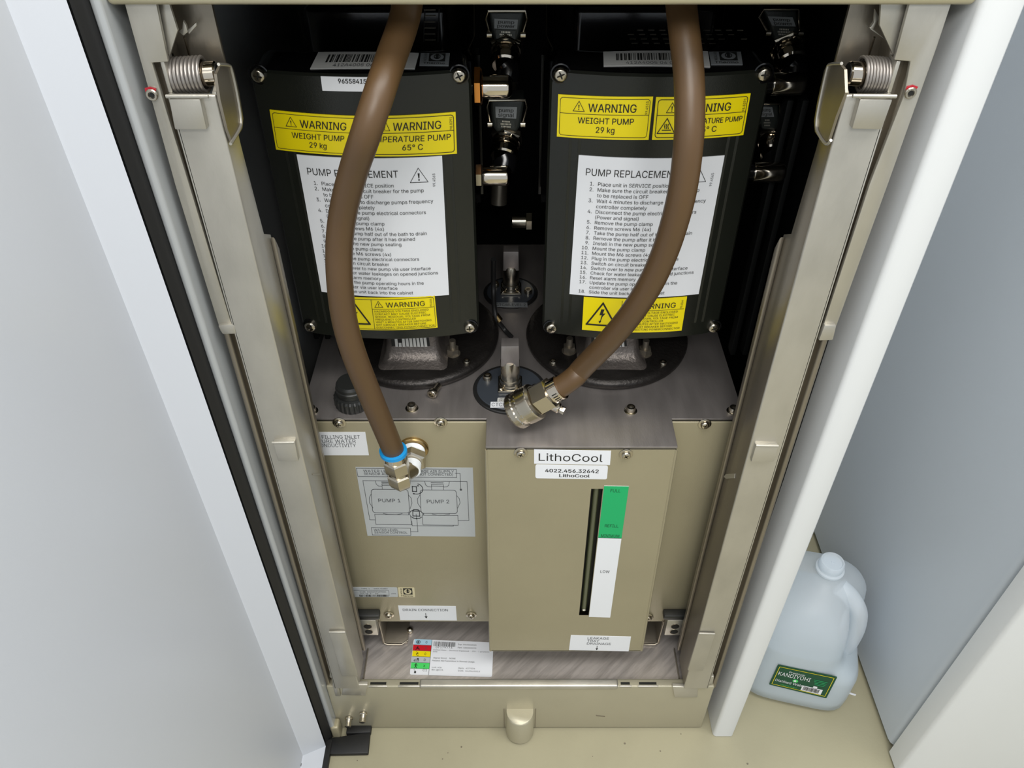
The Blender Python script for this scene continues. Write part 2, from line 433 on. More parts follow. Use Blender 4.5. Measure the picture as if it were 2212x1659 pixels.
# black vertical seal strip on the left
b = B().m('rubber'); b.prism([Vector((x, y, .003)) for x, y in ((-.285, -.002), (-.285, -.022), (-.266, -.022), (-.2645, -.0245), (-.2625, -.022), (-.2612, -.018), (-.2598, -.0165), (-.2582, -.014), (-.2582, -.002))], (0, 0, 1.32))
shear(b.out('door_seal', cab, label='black rubber door seal', ang=50), -.0112)
b = B().m('rubber'); b.box(-.272, -.2565, -.2, -.02, .001, .010, .001); b.out('sill_seal', cab, label='black rubber strip on floor')
ft = B().m('rubber'); p1, p2, p3, p4 = [atZ(x, y, .008) for x, y in ((712, 1594), (800, 1580), (795, 1627), (712, 1629))]
ft.prism([p4, p3, p2, p1], (0, 0, -.0075), .0015); q1, q2 = atZ(748, 1578, .01), atZ(801, 1576, .01)
ft.prism([q1+Vector((0, .008, 0)), q2+Vector((0, .008, 0)), q2+Vector((0, -.004, 0)), q1+Vector((0, -.004, 0))], (0, 0, -.009), .001)
tag(ft.out('foot_pad', origin=(-.228, -.015, 0)), 'flat black rubber pad on the floor under the left corner of the steel frame', 'pad')
b = B().m('champ'); b.box(-.2575, -.2455, -.016, .0, .003, .034, .003, 3); b.out('corner_post', cab, label='beige corner piece')  # beige paints the floor's reflection into a small steel post

# ------------------------------------------------------------ open white door, left
dr = thing('access_door', 'white sheet-metal cabinet door standing open on the left', 'door', (-.28, -.5, 0))
x0 = -.2640; dp, wd = .0235, .0245
b = B().m('white')
zt, zb = 1.5, .010; Y0, Y1 = -.030, -1.35
o4 = [Vector((x0, Y0, zb)), Vector((x0, Y1, zb)), Vector((x0, Y1, zt)), Vector((x0, Y0, zt))]
i4 = [Vector((x0-dp, Y0-wd, zb+wd)), Vector((x0-dp, Y1+wd, zb+wd)), Vector((x0-dp, Y1+wd, zt-wd)), Vector((x0-dp, Y0-wd, zt-wd))]
def lerp4(t, e=0): return [a.lerp(c, t)+Vector((e, 0, 0)) for a, c in zip(o4, i4)]
ex = [Vector((x0-dp, p.y-(.006 if k in (0, 3) else -.006), p.z+(.006 if k < 2 else -.006))) for k, p in enumerate(i4)]
ex2 = [Vector((x0-dp, p.y-(.012 if k in (0, 3) else -.012), p.z+(.012 if k < 2 else -.012))) for k, p in enumerate(i4)]
bk = [p+Vector((-.035, 0.0, 0)) for p in o4]
b.rings([bk, o4, lerp4(.03), lerp4(.8, .0002), lerp4(.93, .0010), lerp4(1., .0002), ex, ex2])
shear(b.out('door_panel', dr, ang=42), -.0105)
b = B().m('dark')
for k in range(60):
    t_ = k/60; p = i4[0].lerp(i4[1], t_*.5)+Vector((.0004, 0, 0))
    if k % 2: b.box(p.x-.0003, p.x+.0003, p.y-.004, p.y, p.z-.0004, p.z+.0004)
tag(shear(b.out('sealant_seam', dr), -.0105), kind='stuff')
dr['kind'] = 'thing'

# ------------------------------------------------------------ neighbouring cabinet, right
nb = thing('neighbour_cabinet', 'pale grey cabinet on the right, behind the water jug', 'cabinet', (.8, .3, 0))
b = B().m('greyblue'); b.prism([Vector((x, y, .012)) for x, y in ((.5355, 1.2), (.5355, -.020), (.5368, -.0255), (.540, -.0292), (.545, -.031), (1.3, -.031), (1.3, 1.2))], (0, 0, 1.9)); shear(b.out('cabinet_body', nb, ang=50), .03)
b = B().m('inner'); b.box(.546, 1.3, -.02, 1.19, .0, .012); b.out('plinth', nb)
b = B().m('inner'); b.box(.545, 1.3, -.036, -.030, .02, 1.9); shear(b.out('door_gap', nb), .03)
b = B().m('white_r'); b.prism([Vector((x, y, .006)) for x, y in ((.5335, -.036), (.5335, -.0615), (.535, -.0655), (.5385, -.0675), (.60, -.069), (1.3, -.083), (1.3, -.036))], (0, 0, 1.9))
shear(b.out('cabinet_front', nb, ang=50), .027)

# ------------------------------------------------------------ stainless support frame
fr = thing('support_frame', 'stainless steel frame around the pump bay, standing on the floor', 'frame', (.0125, .05, 0))
def slab(b, quad, Y, th, bev=.0012): b.prism([atY(x, y, Y) for x, y in quad], (0, th, 0), bev); return b
# top rail
b = B().m('rail'); tr0 = atY(360, 15, -.006); b.box(-.262, .30, -.006, .022, tr0.z+.0005, tr0.z+.06, .004, 4); b.out('top_rail', fr)
# base rail + tray
ZB = .1195
b = B().m('base'); b.box(-.2525, .2752, .0, .012, .004, ZB, .002, 3); b.out('base_rail', fr)
b = B().m('tray'); b.box(-.2525, .2752, .012, .34, ZB-.016, ZB-.012); b.out('drip_tray', fr)
B().m('tray').box(-.2525, -.2495, .012, .34, .01, ZB-.002).out('tray_side', fr); B().m('tray').box(.2722, .2752, .012, .34, .01, ZB-.002).out('tray_side', fr)
b = B().m('steel'); l0, l1 = atY(905, 1477, 0).x, atY(1337, 1477, 0).x
b.box(l0, l1, -.0015, .011, ZB-.006, ZB+.0035, .003, 4); b.out('rolled_edge', fr)
for xa, xb in ((798, 833), (862, 903), (1342, 1362), (1382, 1420)):
    b = B().m('steel'); a, c = atY(xa-3, 1480, 0).x, atY(xb+3, 1480, 0).x; z1 = ZB+.0005
    b.prism([Vector((a, 0, z1)), Vector((c, 0, z1)), Vector((c, .002, z1+.0005)), Vector((a, .002, z1+.0005))], (0, 0, -.003), .0004)
    b.m('dark').box(a+.002, c-.002, .003, .0065, z1-.002, z1+.0002); b.out('weld_slot', fr)
# flattened half-round latch boss
bc = atY(1123, 1545, 0); b = B().m('base'); n = 16; w = (atY(1156, 1545, 0).x-atY(1095, 1545, 0).x)/2
pts = [Vector((bc.x-w, 0, 0))]+[Vector((bc.x-w*math.cos(PI*i/n), -.024*math.sin(PI*i/n)**.8, 0)) for i in range(1, n)]+[Vector((bc.x+w, 0, 0))]
zt_ = atY(1125, 1531, 0).z
b.rings([[p+Vector((0, 0, .004)) for p in pts], [p+Vector((0, 0, zt_-.003)) for p in pts], [Vector((bc.x+(p.x-bc.x)*.94, p.y*.9, zt_-.0005)) for p in pts]])
b.out('latch_boss', fr, ang=50)
for xq in (bc.x-w-.003, bc.x+w+.0015): B().m('steel_dark').box(xq, xq+.0012, -.0003, .001, .004, zt_+.001).out('latch_seam', fr)
for x, y in ((785, 1540), (754, 1550)):
    b = B().m('nickel'); p = atY(x, y, 0); b.lathe([(.0055, 0), (.0055, .002), (.0045, .003), (.0038, .008), (.0045, .0085), (.0045, .013), (.003, .0135)], p, (0, -1, -.12), n=20)
    b.m('dark').lathe([(.0025, .0130), (.0025, .0138)], p, (0, -1, -.12), n=12); b.out('stud', fr)
b = B().m('steel_dark'); slab(b, [(1287, 1545), (1307, 1547), (1307, 1549), (1288, 1547)], -.0004, .0003, 0); b.out('scratch', fr)
# frame posts behind the swing arms (both sides), cover strips in front of them
for sx, nm in ((-1, 'L'), (1, 'R')):
    xa, xb = (-.2525, -.2375) if sx < 0 else (.2615, .2785)
    b = B().m('steel_dark'); b.box(xa, xb, .012, .05, ZB-.01, 1.36, .004, 3)
    b.box(xa-.0005 if sx < 0 else xb-.005, xa+.005 if sx < 0 else xb+.0005, .003, .016, ZB-.01, 1.0, .002, 3); b.out('frame_post', fr)
b = B().m('steel'); slab(b, [(258, -30), (330, -30), (363, 134), (328, 136), (352, 215), (409, 400), (505, 716), (476, 716), (378, 400)], -.001, .004, .0008)
b.out('cover_strip', fr)
b = B().m('steel'); slab(b, [(470, 704), (506, 701), (511, 722), (480, 723)], -.004, .006, .0015); b.out('strip_tab', fr)
b = B().m('steel'); slab(b, [(1975, -30), (2068, -30), (2025, 100), (1918, 400), (1807, 705), (1778, 705), (1878, 400), (1953, 205), (1967, 133), (1932, 130)], -.001, .004, .0008); b.out('cover_strip', fr)
b = B().m('steel'); slab(b, [(1781, 703), (1808, 703), (1800, 736), (1768, 737)], -.004, .006, .0015); b.out('strip_tab', fr)
for (x, y), side in (((329, 204), -1), ((1966, 200), 1)):
    p = atY(x, y, -.002); b = B().m('nickel'); b.lathe([(.004, 0), (.0042, .0012), (.0036, .002), (.0024, .002), (.002, .001)], p, (0, -1, 0), n=20); b.m('dark').lathe([(.0019, .0008), (.0019, .0012)], p, (0, -1, 0), n=12)
    b.out('rivet', fr)
    b = B().m('paint_red'); q = atY(x-3+6*(side > 0), y-9, -.0012)
    b.prism([q+Vector((-.004, 0, -.001)), q+Vector((-.001, 0, -.0022)), q+Vector((.003, 0, -.0012)), q+Vector((.0042, 0, .0012)), q+Vector((0, 0, .0026)), q+Vector((-.0038, 0, .0016))], (0, -.0004, 0)); b.out('paint_mark', fr, label='red paint mark')
# upper corner gussets and brackets
b = B().m('steel'); slab(b, [(345, -20), (357, -20), (384, 66), (366, 122), (333, 10)], .006, .003, .0006); b.out('gusset', fr)
b = B().m('steel'); slab(b, [(1905, -20), (1975, -20), (1930, 120), (1900, 55)], .006, .003, .0006); b.out('gusset', fr)
b = B().m('steel_dark'); slab(b, [(375, -20), (432, -20), (455, 70), (472, 148), (372, 152), (366, 122), (386, 66)], .035, .003, .0008); b.out('corner_plate', fr)
b = B().m('steel_dark'); slab(b, [(1905, -20), (1862, -20), (1825, 130), (1822, 150), (1935, 150), (1912, 60)], .035, .003, .0008); b.out('corner_plate', fr)
for pts, Y in (([(384, 68), (396, 78), (406, 70), (402, 55), (395, 44), (393, 62)], .02), ([(404, 66), (424, 48), (425, 56), (408, 75)], .02), ([(1873, 55), (1886, 66), (1900, 38), (1891, 20), (1888, 48), (1880, 60)], .02)):
    b = B().m('steel'); slab(b, pts, Y, .003, .0006); b.out('hook', fr)
for a, c in (((398, 80), (410, 124)), ((1889, 80), (1876, 122))):
    b = B().m('nickel'); b.tube([atY(*a, .025), atY(*c, .03)], .0008, 8); b.out('pull_wire', fr)
# small corner shoes at the feet of the arms
b = B().m('steel'); slab(b, [(713, 1433), (729, 1433), (728, 1466), (711, 1465)], .004, .02, .002); b.out('corner_shoe', fr)
b = B().m('steel'); slab(b, [(717, 1478), (731, 1478), (736, 1505), (724, 1505)], -.003, .006, .0015); slab(b, [(741, 1480), (794, 1480), (790, 1503), (738, 1502)], -.002, .006, .001); b.out('corner_bracket', fr)
b = B().m('steel'); slab(b, [(1524, 1415), (1538, 1464), (1520, 1465), (1515, 1440)], .004, .02, .002); b.out('corner_shoe', fr)
b = B().m('steel'); slab(b, [(1453, 1484), (1508, 1485), (1507, 1507), (1457, 1507)], -.002, .006, .001); slab(b, [(1518, 1462), (1543, 1462), (1540, 1478), (1517, 1478)], -.003, .006, .0015); b.out('corner_bracket', fr)
# chemical hazard sticker on the tray
L = Label([(893.7, 1380.6), (1066, 1388), (1062.8, 1462.9), (885, 1457.5)], (175, 80), surfZ(ZB-.0117))
cols = ['blue_l', 'red', 'yellow', 'paper_grey', 'lime', 'paper']
for i, m_ in enumerate(cols):
    y0 = i*80/6
    if m_ != 'paper': L.r(.5 if i else 2.5, y0+.3, 40, y0+80/6-.4, m_, 1.3)
    if i: L.r(0, y0-.3, 40, y0+.3, 'ink', 1.8)
    L.t(['0', '0', '0', 'D', 'X', 'C1'][i], 27, y0+9.5-(4 if i == 5 else 0), 5.2, m='ink' if i != 1 else 'ink_grey', k=2)
L.r(40, 0, 40.8, 80, 'ink', 1.8)
L.arc(11, 7, 4.3, 4, 0, 360, .9, k=2); L.disc(11, 7, 2.5, 2.3, 'ink_grey', 1.9)
L.disc(11, 18.5, 1.6, 1.5, k=2).line([(7, 25), (11, 20), (15, 25)], 1.3, k=2).line([(7.5, 20.5), (15, 22.5)], 1.2, k=2)
for i in range(14): L.disc(11+math.cos(i*2.4)*3.9*((i % 4)/3+.2), 33.5+math.sin(i*2.4)*3.6*((i % 4)/3+.2), .7, .7, k=2)
L.arc(11, 49, 5, 3, 150, 380, .9, k=2).pg([(12, 44), (15, 43.5), (16, 46.5), (13, 47)], k=2).line([(6, 50), (16, 50)], 1, k=2)
L.disc(11, 56.5, 1.3, 1.3, k=2).line([(11, 57), (11, 62)], 1.6, k=2).line([(7.5, 58.8), (14.5, 58.8)], 1.1, k=2).line([(11, 61.5), (8.8, 65.5)], 1.1, k=2).line([(11, 61.5), (13, 65.5)], 1.1, k=2)
L.r(9, 72.5, 13, 77, k=2).line([(8, 69), (11, 71.5)], .7, k=2)
L.bars(45, 4, 94, 14.5, 5).t('07179773', 50, 19, 4, 36)
L.t('Exp: 04/06/2015', 98, 10, 3.2, 40, m='ink').t('Part: 100202070', 98, 17.5, 3.2, 40, m='ink')
L.t('Distilled Water - Glenwood Inglewood - .255 - 1 gal plastic', 45, 24.5, 2.6, 122, m='ink_grey').t('bottle', 45, 28.5, 2.6, m='ink_grey')
L.t('Signal Word:   NONE', 47, 43, 3.3, 48).t('Hazard: Not hazardous in Normal Usage.', 45, 49, 3.3, 92)
L.t('Lot: n/a', 46, 64, 3, 20).t('Bin: @07A', 46, 69.5, 3, 24).t('Item:  437536', 102, 64, 3, 36).t('DOR:  04/06/2012', 102, 70, 3, 47)
L.base('hazard_sticker', fr, 'paper', 4)
b = B().m('nickel'); pb_ = atZ(886, 1364, ZB-.0115); b.sphere(pb_+Vector((0, 0, .003)), .005); b.out('dome_nut', fr)

# ------------------------------------------------------------ swing arms with springs
def weld(b, a, c, Y, r=.0022): b.m('steel').tube([atY(*a, Y), atY((a[0]+c[0])/2, (a[1]+c[1])/2, Y-.0004), atY(*c, Y)], r, 10); return b
def arm(side):
    sx = 1 if side == 'left' else -1
    t = thing('swing_arm', 'stainless channel arm with coil spring, standing %s of the pumps' % side, 'arm', (-.222 if sx > 0 else .249, .02, ZB), 'spring-loaded arms beside the pumps')
    YF = -.0035
    xo = -.2405 if sx > 0 else .2655; xi = -.2065 if sx > 0 else .2325
    a, c = min(xo, xi), max(xo, xi); ztop = atY(410, 205, YF).z
    b = B().m('steel')
    b.box(a, c, YF, YF+.0035, ZB+.001, ztop, .0015, 3)                       # front web
    b.box(min(xo, xo+sx*.003), max(xo, xo+sx*.003), YF, .03, ZB+.001, ztop, .001)
    b.out('front_web', t)
    # inner side plate with its upper lobe and window
    X = xi; e = -sx*.003
    far = .046
    b = B().m('steel_dark' if sx < 0 else 'steel')
    zz = lambda z, y: Vector((X, y, z))
    b.prism([zz(ZB+.004, YF+.002), zz(ztop+.001, YF+.002), zz(ztop+.004, .008), zz(ztop+.006, .03), zz(ztop+.003, .034), zz(ztop-.01, .034), zz(ztop-.03, .024), zz(ztop-.05, .024), zz(ztop-.13, .03), zz(ztop-.14, far), zz(ZB+.03, far), zz(ZB+.022, far-.006), zz(ZB+.004, far-.006)], (e, 0, 0), .0005)
    b.out('side_plate', t)
    b = B().m('steel_dark'); b.prism([zz(ztop-.14, far-.004), zz(ztop-.155, far+.003), zz(ZB+.02, far+.003), zz(ZB+.02, far-.004)], (sx*.004, 0, 0), .001); b.out('rear_lip', t)
    # rolled rim of the hinge window
    if sx > 0: rim = [(472, 139), (494, 141), (500, 152), (511, 200), (520, 255), (518, 277), (498, 311)]
    else: rim = [(1818, 137), (1793, 139), (1786, 152), (1771, 220), (1764, 262), (1766, 285), (1784, 311), (1795, 303)]
    b = B().m('steel').tube([atX(x, y, X+sx*.004) for x, y in rim], .0011, 10, smooth=4)
    b.out('window_rim', t)
    b = B().m('steel_dark'); wp = rim+([(486, 280), (470, 215), (462, 160)] if sx > 0 else [(1812, 250), (1832, 200), (1830, 150)])
    b.prism([atX(x, y, X+sx*.0015) for x, y in wp], (sx*.002, 0, 0)); b.out('hinge_plate', t)
    sq = [(1563, 1030), (1568, 1024), (1587, 1023), (1586, 1033), (1568, 1034)] if sx < 0 else [(676, 1023), (692, 1023), (692, 1026), (677, 1026)]
    B().m('steel').prism([atX(x, y, X+sx*.0012) for x, y in sq], (-sx*.0008, 0, 0)).out('side_tab', t)
    # stop blocks
    if sx > 0: bl = [([(364, 214), (432, 214), (447, 281), (377, 281)], ((359, 208), (450, 208)), .006), ([(589, 956), (637, 955), (645, 997), (600, 997)], ((588, 956), (636, 955)), .005), ([(710, 1366), (746, 1366), (774, 1462), (738, 1462)], ((711, 1365), (746, 1365)), .0025)]
    else: bl = [([(1858, 214), (1929, 215), (1905, 281), (1840, 279)], ((1842, 207), (1936, 208)), .006), ([(1633, 963), (1682, 964), (1673, 998), (1622, 999)], ((1633, 962), (1681, 963)), .005), ([(1509, 1370), (1545, 1371), (1519, 1450), (1485, 1449)], ((1510, 1368), (1544, 1369)), .0025)]
    for q, (wa, wc), th in bl:
        o = slab(B().m('steel'), q, YF-th, th+.001, .0012)
        o = o.out('stop_block', t)
        weld(B(), wa, wc, YF-th+.0008, .0014).out('weld_bead', t)
    # coil spring
    if sx > 0: s0, s1 = (378, 164), (444, 160)
    else: s0, s1 = (1858, 160), (1912, 163)
    Ys = .012; p0, p1 = atY(*s0, Ys), atY(*s1, Ys); L_ = (p1-p0); nt_ = 8; pts = []
    for i in range(nt_*20+1):
        a_ = 2*PI*i/20; k = i/(nt_*20); c_ = p0+L_*k; pts.append(c_+Vector((0, math.cos(a_), math.sin(a_)))*.0115)
    b = B().m('spring').tube(pts, L_.length/nt_*.49, 10); b.out('coil_spring', t)
    d_ = L_.normalized()*(1 if sx > 0 else -1); e0, e1 = (p0, p1) if sx > 0 else (p1, p0)
    b = B().m('chrome').cyl(e0-d_*.003, e1+d_*.009, .0085, n=24, ch=.001); b.m('dark').cyl(e1+d_*.0085, e1+d_*.0095, .0065, n=20); b.out('spring_pin', t)
    b = B().m('steel_dark').box(min(xo, xi), max(xo, xi), .03, .034, ztop-.002, ztop+.06, .001); b.out('hinge_back', t)
    b = B().m('steel').box(min(xo, xo+sx*.003), max(xo, xo+sx*.003), .0, .02, ztop, ztop+.022, .0008); b.out('hinge_ear', t)
arm('left'); arm('right')

# ------------------------------------------------------------ tank
ZT = .5512; YC = .03; YR = .0725
tk = thing('coolant_tank', 'champagne-coloured steel coolant tank with dark steel top, between the two arms', 'tank', (.0115, .2, .15))
TXL, TXR, TB = -.2285, .2505, .43
cx0, cx1 = -.0275, .172
b = B().m('top')
outl = [(TXL, YR), (cx0, YR), (cx0, YC), (cx1, YC), (cx1, YR), (TXR, YR), (TXR, TB), (TXL, TB)]
b.prism([Vector((x, y, ZT)) for x, y in outl], (0, 0, -.003), .0009); b.out('top_plate', tk)
b = B().m('dark'); b.prism([Vector((x+(.001 if x < 0 else -.001), y+.0012, ZT-.003)) for x, y in outl], (0, 0, -.002)); b.out('top_gap_shade', tk)  # dark sheet stands in for the shade in the gap below the plate
def front(q, th, m='champ'): b = B().m(m); b.prism(q, (0, th, 0), .0012, 3); return b
zr = atY(960, 1343, YR).z; zc = atY(1220, 1406, YC).z
xsl, xsr = atY(1277, 1056, YC), atY(1302.5, 1056, YC); xbl, xbr = atY(1250.5, 1331, YC), atY(1271.5, 1331, YC)
xa = xsl.x; xb = xsr.x; za = xsl.z; zb_ = xbl.z
cbl, cbr = atY(1058, 1405, YC).x, atY(1387, 1408, YC).x
zt2 = ZT-.0052
pan = [Vector((cx0, YC, zt2)), Vector((xa, YC, zt2)), Vector((xb, YC, zt2)), Vector((cx1, YC, zt2))]
b = B().m('champ')
# central panel built around the sight-glass slot
V = lambda x, z: Vector((x, YC, z))
b.prism([V(cbl, zc), V(xbl.x, zc), V(xbl.x, zb_), V(xa, za), V(xa, zt2), V(cx0, zt2)], (0, .0015, 0))
b.prism([V(xbr.x, zc), V(cbr, zc), V(cx1, zt2), V(xb, zt2), V(xb, za), V(xbr.x, zb_)], (0, .0015, 0))
b.prism([V(xa, za), V(xb, za), V(xb, zt2), V(xa, zt2)], (0, .0015, 0)); b.prism([V(xbl.x, zc), V(xbr.x, zc), V(xbr.x, zb_), V(xbl.x, zb_)], (0, .0015, 0))
b.m('champ').prism([Vector((cbl, YC, zc)), Vector((cx0, YC, zt2)), Vector((cx0, .09, zt2)), Vector((cbl, .09, zc))], (.0015, 0, 0))
b.prism([Vector((cbr, YC, zc)), Vector((cx1, YC, zt2)), Vector((cx1, .09, zt2)), Vector((cbr, .09, zc))], (-.0015, 0, 0))
for s_ in (-1, 1):
    xx0, xx1 = (cbl, cx0) if s_ < 0 else (cbr, cx1)
    b.tube([Vector((xx0-s_*.001, YC+.001, zc)), Vector((xx1-s_*.001, YC+.001, zt2))], .0018, 10)
b.box(cbl, cbr, YC, .09, zc-.0006, zc+.001)
b.out('centre_panel', tk)
b = B().m('dark'); b.prism([Vector((xbl.x-.003, YC+.010, zb_-.004)), Vector((xbr.x+.003, YC+.010, zb_-.004)), Vector((xb+.003, YC+.010, za+.004)), Vector((xa-.003, YC+.010, za+.004))], (0, .002, 0)); b.out('slot_back', tk)
b = B().m('sight'); m0 = Vector(((xbl.x+xbr.x)/2, YC+.006, zb_+.006)); m1 = Vector(((xa+xb)/2, YC+.006, za+.01)); b.cyl(m0, m1, .0034, n=16, ch=.001); b.out('sight_tube', tk)
b = B().m('nickel'); b.lathe([(.0026, 0), (.0036, .001), (.0026, .002)], m0+Vector((0, -.001, .003)), n=16); b.out('tube_ring', tk)
front([Vector((TXL+.001, YR, zr)), Vector((cx0+.004, YR, zr)), Vector((cx0+.004, YR, zt2)), Vector((TXL+.001, YR, zt2))], .002).out('side_panel', tk)
xr0 = atY(1442, 1345, YR).x
front([Vector((cx1-.004, YR, zr)), Vector((xr0, YR, zr)), Vector((TXR-.001, YR, zr+.04)), Vector((TXR-.001, YR, zt2)), Vector((cx1-.004, YR, zt2))], .002).out('side_panel', tk)
b = B().m('steel_dark'); b.box(TXL+.002, TXR-.002, YR+.004, TB, zr+.002, zt2, .001); b.out('tank_body', tk)
for x, y, Y in ((733, 912, YR), (952, 911, YR), (1522, 915, YR), (1125, 977, YC), (1352, 980, YC), (840, 1327, YR), (1018, 1328, YR), (1400, 1332, YR)):
    p = atY(x, y, Y); place(WASH, 'washer', tk, p+Vector((0, -.0001, 0)), (0, -1, 0)); place(PAN3, 'screw', tk, p+Vector((0, -.0014, 0)), (0, -1, 0), random.random()*3)
for x, y in ((889, 876), (1363, 881), (1585, 882), (672, 882)):
    p = atZ(x, y, ZT+.004); p.z = ZT; place(SOCK4, 'cap_screw', tk, p, (0, 0, 1), random.random()); place(WASH, 'washer', tk, p-Vector((0, 0, .0008)), (0, 0, 1))
# bleed screw lying against the left flange
b = B().m('nickel'); p = atZ(938, 845, ZT+.006); q = atZ(930, 855, ZT+.006); d_ = (q-p).normalized()
b.cyl(atZ(948, 832, ZT+.006), p, .0035, n=16); b.lathe([(.005, 0), (.0056, .001), (.0056, .006), (.005, .007), (.003, .007), (.0026, .003)], p, q-p, 20); b.out('bleed_screw', tk)
# stickers on the tank
L = Label([(660, 933), (789, 933), (797, 983), (673, 983)], (129, 50), surfY(YR))
L.t('FILLING INLET', 33, 13.5, 7.3, 83, m='ink_grey').t('PURE WATER', 23, 22.5, 7.3, 82, m='ink_grey').t('CONDUCTIVITY', 17, 31.5, 7.3, 87, m='ink_grey')
L.base('inlet_sticker', tk, 'paper')
L = Label([(1153.7, 970.5), (1320, 973.5), (1317.5, 1004), (1153.7, 1001)], (166, 31), surfY(YC)); L.t('LithoCool', 10, 24, 16, 139); L.base('name_sticker', tk, 'paper')
L = Label([(1156.5, 1003), (1313.5, 1005.5), (1311, 1035), (1156.5, 1032.5)], (157, 30), surfY(YC))
L.t('4022.456.32642', 21, 16, 7.4, 116, bold=.7).t('LithoCool', 52, 26, 6.5, 66, bold=.7); L.base('number_sticker', tk, 'paper', 4)
gq = [(1305, 1049), (1358.5, 1050), (1318, 1333.6), (1272, 1332)]
L = Label(gq, (54, 300), surfY(YC))
v1 = (atY(1305, 1049, YC).z-atY(1300, 1160.8, YC).z)/(atY(1305, 1049, YC).z-atY(1272, 1332, YC).z)*300
vv = lambda py: (atY(1305, 1049, YC).z-atY(1300, py, YC).z)/(atY(1305, 1049, YC).z-atY(1272, 1332, YC).z)*300
L.r(0, 0, 54, v1, 'green', 1.3).r(0, v1-.6, 54, v1+.4, 'ink_olive', 1.6)
L.t('FULL', 15, vv(1062), 6, 22, m='ink_olive', k=1.8).t('REFILL', 12, vv(1137.5), 6, 31, m='ink_olive', k=1.8).t('MINIMUM', 6, vv(1160)-1, 6, 42, m='ink_olive', k=1.8).t('LOW', 15, vv(1236), 6, 22, m='ink_grey')
L.base('level_scale', tk, 'paper')
L = Label([(1233, 1371.7), (1363, 1375), (1358, 1406.5), (1229, 1403.8)], (130, 42), surfY(YC))
L.t('LEAKAGE', 37, 9.5, 6, 46, m='ink_grey').t('TRAY', 37, 17, 6, 26, m='ink_grey').t('DRAINAGE', 37, 24.5, 6, 52, m='ink_grey').line([(60, 28), (60, 39)], 1.2).pg([(57, 35), (63, 35), (60, 40)]); L.base('drainage_sticker', tk, 'paper')
L = Label([(860, 1308), (984.7, 1309), (987, 1340), (864.5, 1339)], (125, 42), surfY(YR))
L.t('DRAIN CONNECTION', 9, 14.5, 6.4, 98, m='ink_grey').line([(58, 21), (58, 35)], 1.3).pg([(54.5, 30), (61.5, 30), (58, 36)]); L.base('drain_sticker', tk, 'paper')
def logo(L, W, H, m='ink'):
    L.pg([(W*.30, H*.06), (W*.86, H*.06), (W*.86, H*.72), (W*.30, H*.72)], m)
    L.disc(W*.58, H*.39, W*.23, H*.27, 'cream' if m == 'ink' else 'dymo', 1.8)
    L.pg([(W*.53, H*.14), (W*.63, H*.14), (W*.63, H*.5), (W*.53, H*.5)], m, 2)
    L.arc(W*.58, H*.36, W*.10, H*.16, 0, 360, W*.03, m, 20, 2)
    L.t('NESLAB', W*.22, H*.7, W*.09, H*.62, rot=90, m=m).t('Thermo', W*.12, H*.93, H*.14, W*.74, m=m, bold=.4)
L = Label([(859.6, 1268.7), (895, 1269), (897, 1289.6), (862, 1289)], (36, 26), surfY(YR)); logo(L, 36, 26); L.base('logo_sticker', tk, 'cream', 1)
L = Label([(755, 1268), (858, 1268.7), (860, 1288.9), (760, 1289)], (103, 26), surfY(YR))
L.t('TYPE  1', 25, 4.5, 2.8, 18, m='ink_grey').t('SERIAL NUMBER', 52, 4.5, 2.8, 30, m='ink_grey').line([(8, 8), (84, 8), (84, 22)], .6, 'ink_grey').t('3438  1200657409001', 20, 13.5, 3.4, 58, m='ink_grey').t('VOLTS  3~   50', 20, 18, 3, 40, m='ink_grey').bars(18, 19.5, 84, 25, 9).t('JH90', 88, 18, 3, 11, m='ink_grey'); L.base('type_plate', tk, 'paper_grey', 2)
# pump layout diagram
L = Label([(768, 1008.6), (1021.5, 1010), (1027, 1158.7), (794, 1157)], (254, 168), surfY(YR)); g = 'ink_grey'
def zx(x, y):
    fy = (y-1008.6)/149; xl = 768+26*fy; xr = 1021.5+5.5*fy
    top, bot = atY(900, 1008.6, YR).z, atY(900, 1157.5, YR).z
    return ((x-xl)/(xr-xl)*254, (top-atY(900, y, YR).z)/(top-bot)*168)
def Z(X, Y): return zx(660+X/4.878, 860+Y/4.878)      # read off an enlarged view of the photograph
def zline(pts, w=1., close=False): L.line([Z(*p) for p in pts], w, g, close)
def ztext(s, X0, X1, Ybase, h): a, c = Z(X0, Ybase), Z(X1, Ybase); L.t(s, a[0], a[1], h, c[0]-a[0], m=g)
zline([(537, 735), (850, 737), (865, 824), (553, 822)], 1, True); zline([(1120, 738), (1588, 740), (1592, 828), (1120, 826)], 1, True)
ztext('WATER LEVEL', 610, 940, 776, 5.6); ztext('SENSOR ADJUST', 618, 975, 806, 5.6); ztext('PURGE AIR SUPPLY', 1160, 1565, 778, 5.6); ztext('(NOT CONNECTED)', 1178, 1555, 808, 5.6)
zline([(735, 1280), (678, 1280), (605, 866), (1702, 870), (1722, 1280), (1608, 1281)]); zline([(1575, 782), (1628, 784), (1637, 945)]); L.disc(*Z(1637, 956), 2.6, 2.3, g)
for x0, x1, yb in ((735, 1000, 0), (1255, 1515, 4)):
    zline([(x0, 868+yb), (x0+12, 905+yb), (x0+35, 922+yb), (x0+70, 924+yb)]); zline([(x1, 870+yb), (x1-5, 905+yb), (x1-25, 922+yb), (x1-60, 924+yb)])
    zline([(x0+68, 880+yb), (x1-65, 882+yb)], 1.8); zline([(x0+72, 898+yb), (x1-63, 900+yb)]); zline([(x0+72, 915+yb), (x1-60, 917+yb)]); zline([(x0+70, 898+yb), (x0+75, 955+yb)]); zline([(x1-62, 898+yb), (x1-60, 955+yb)])
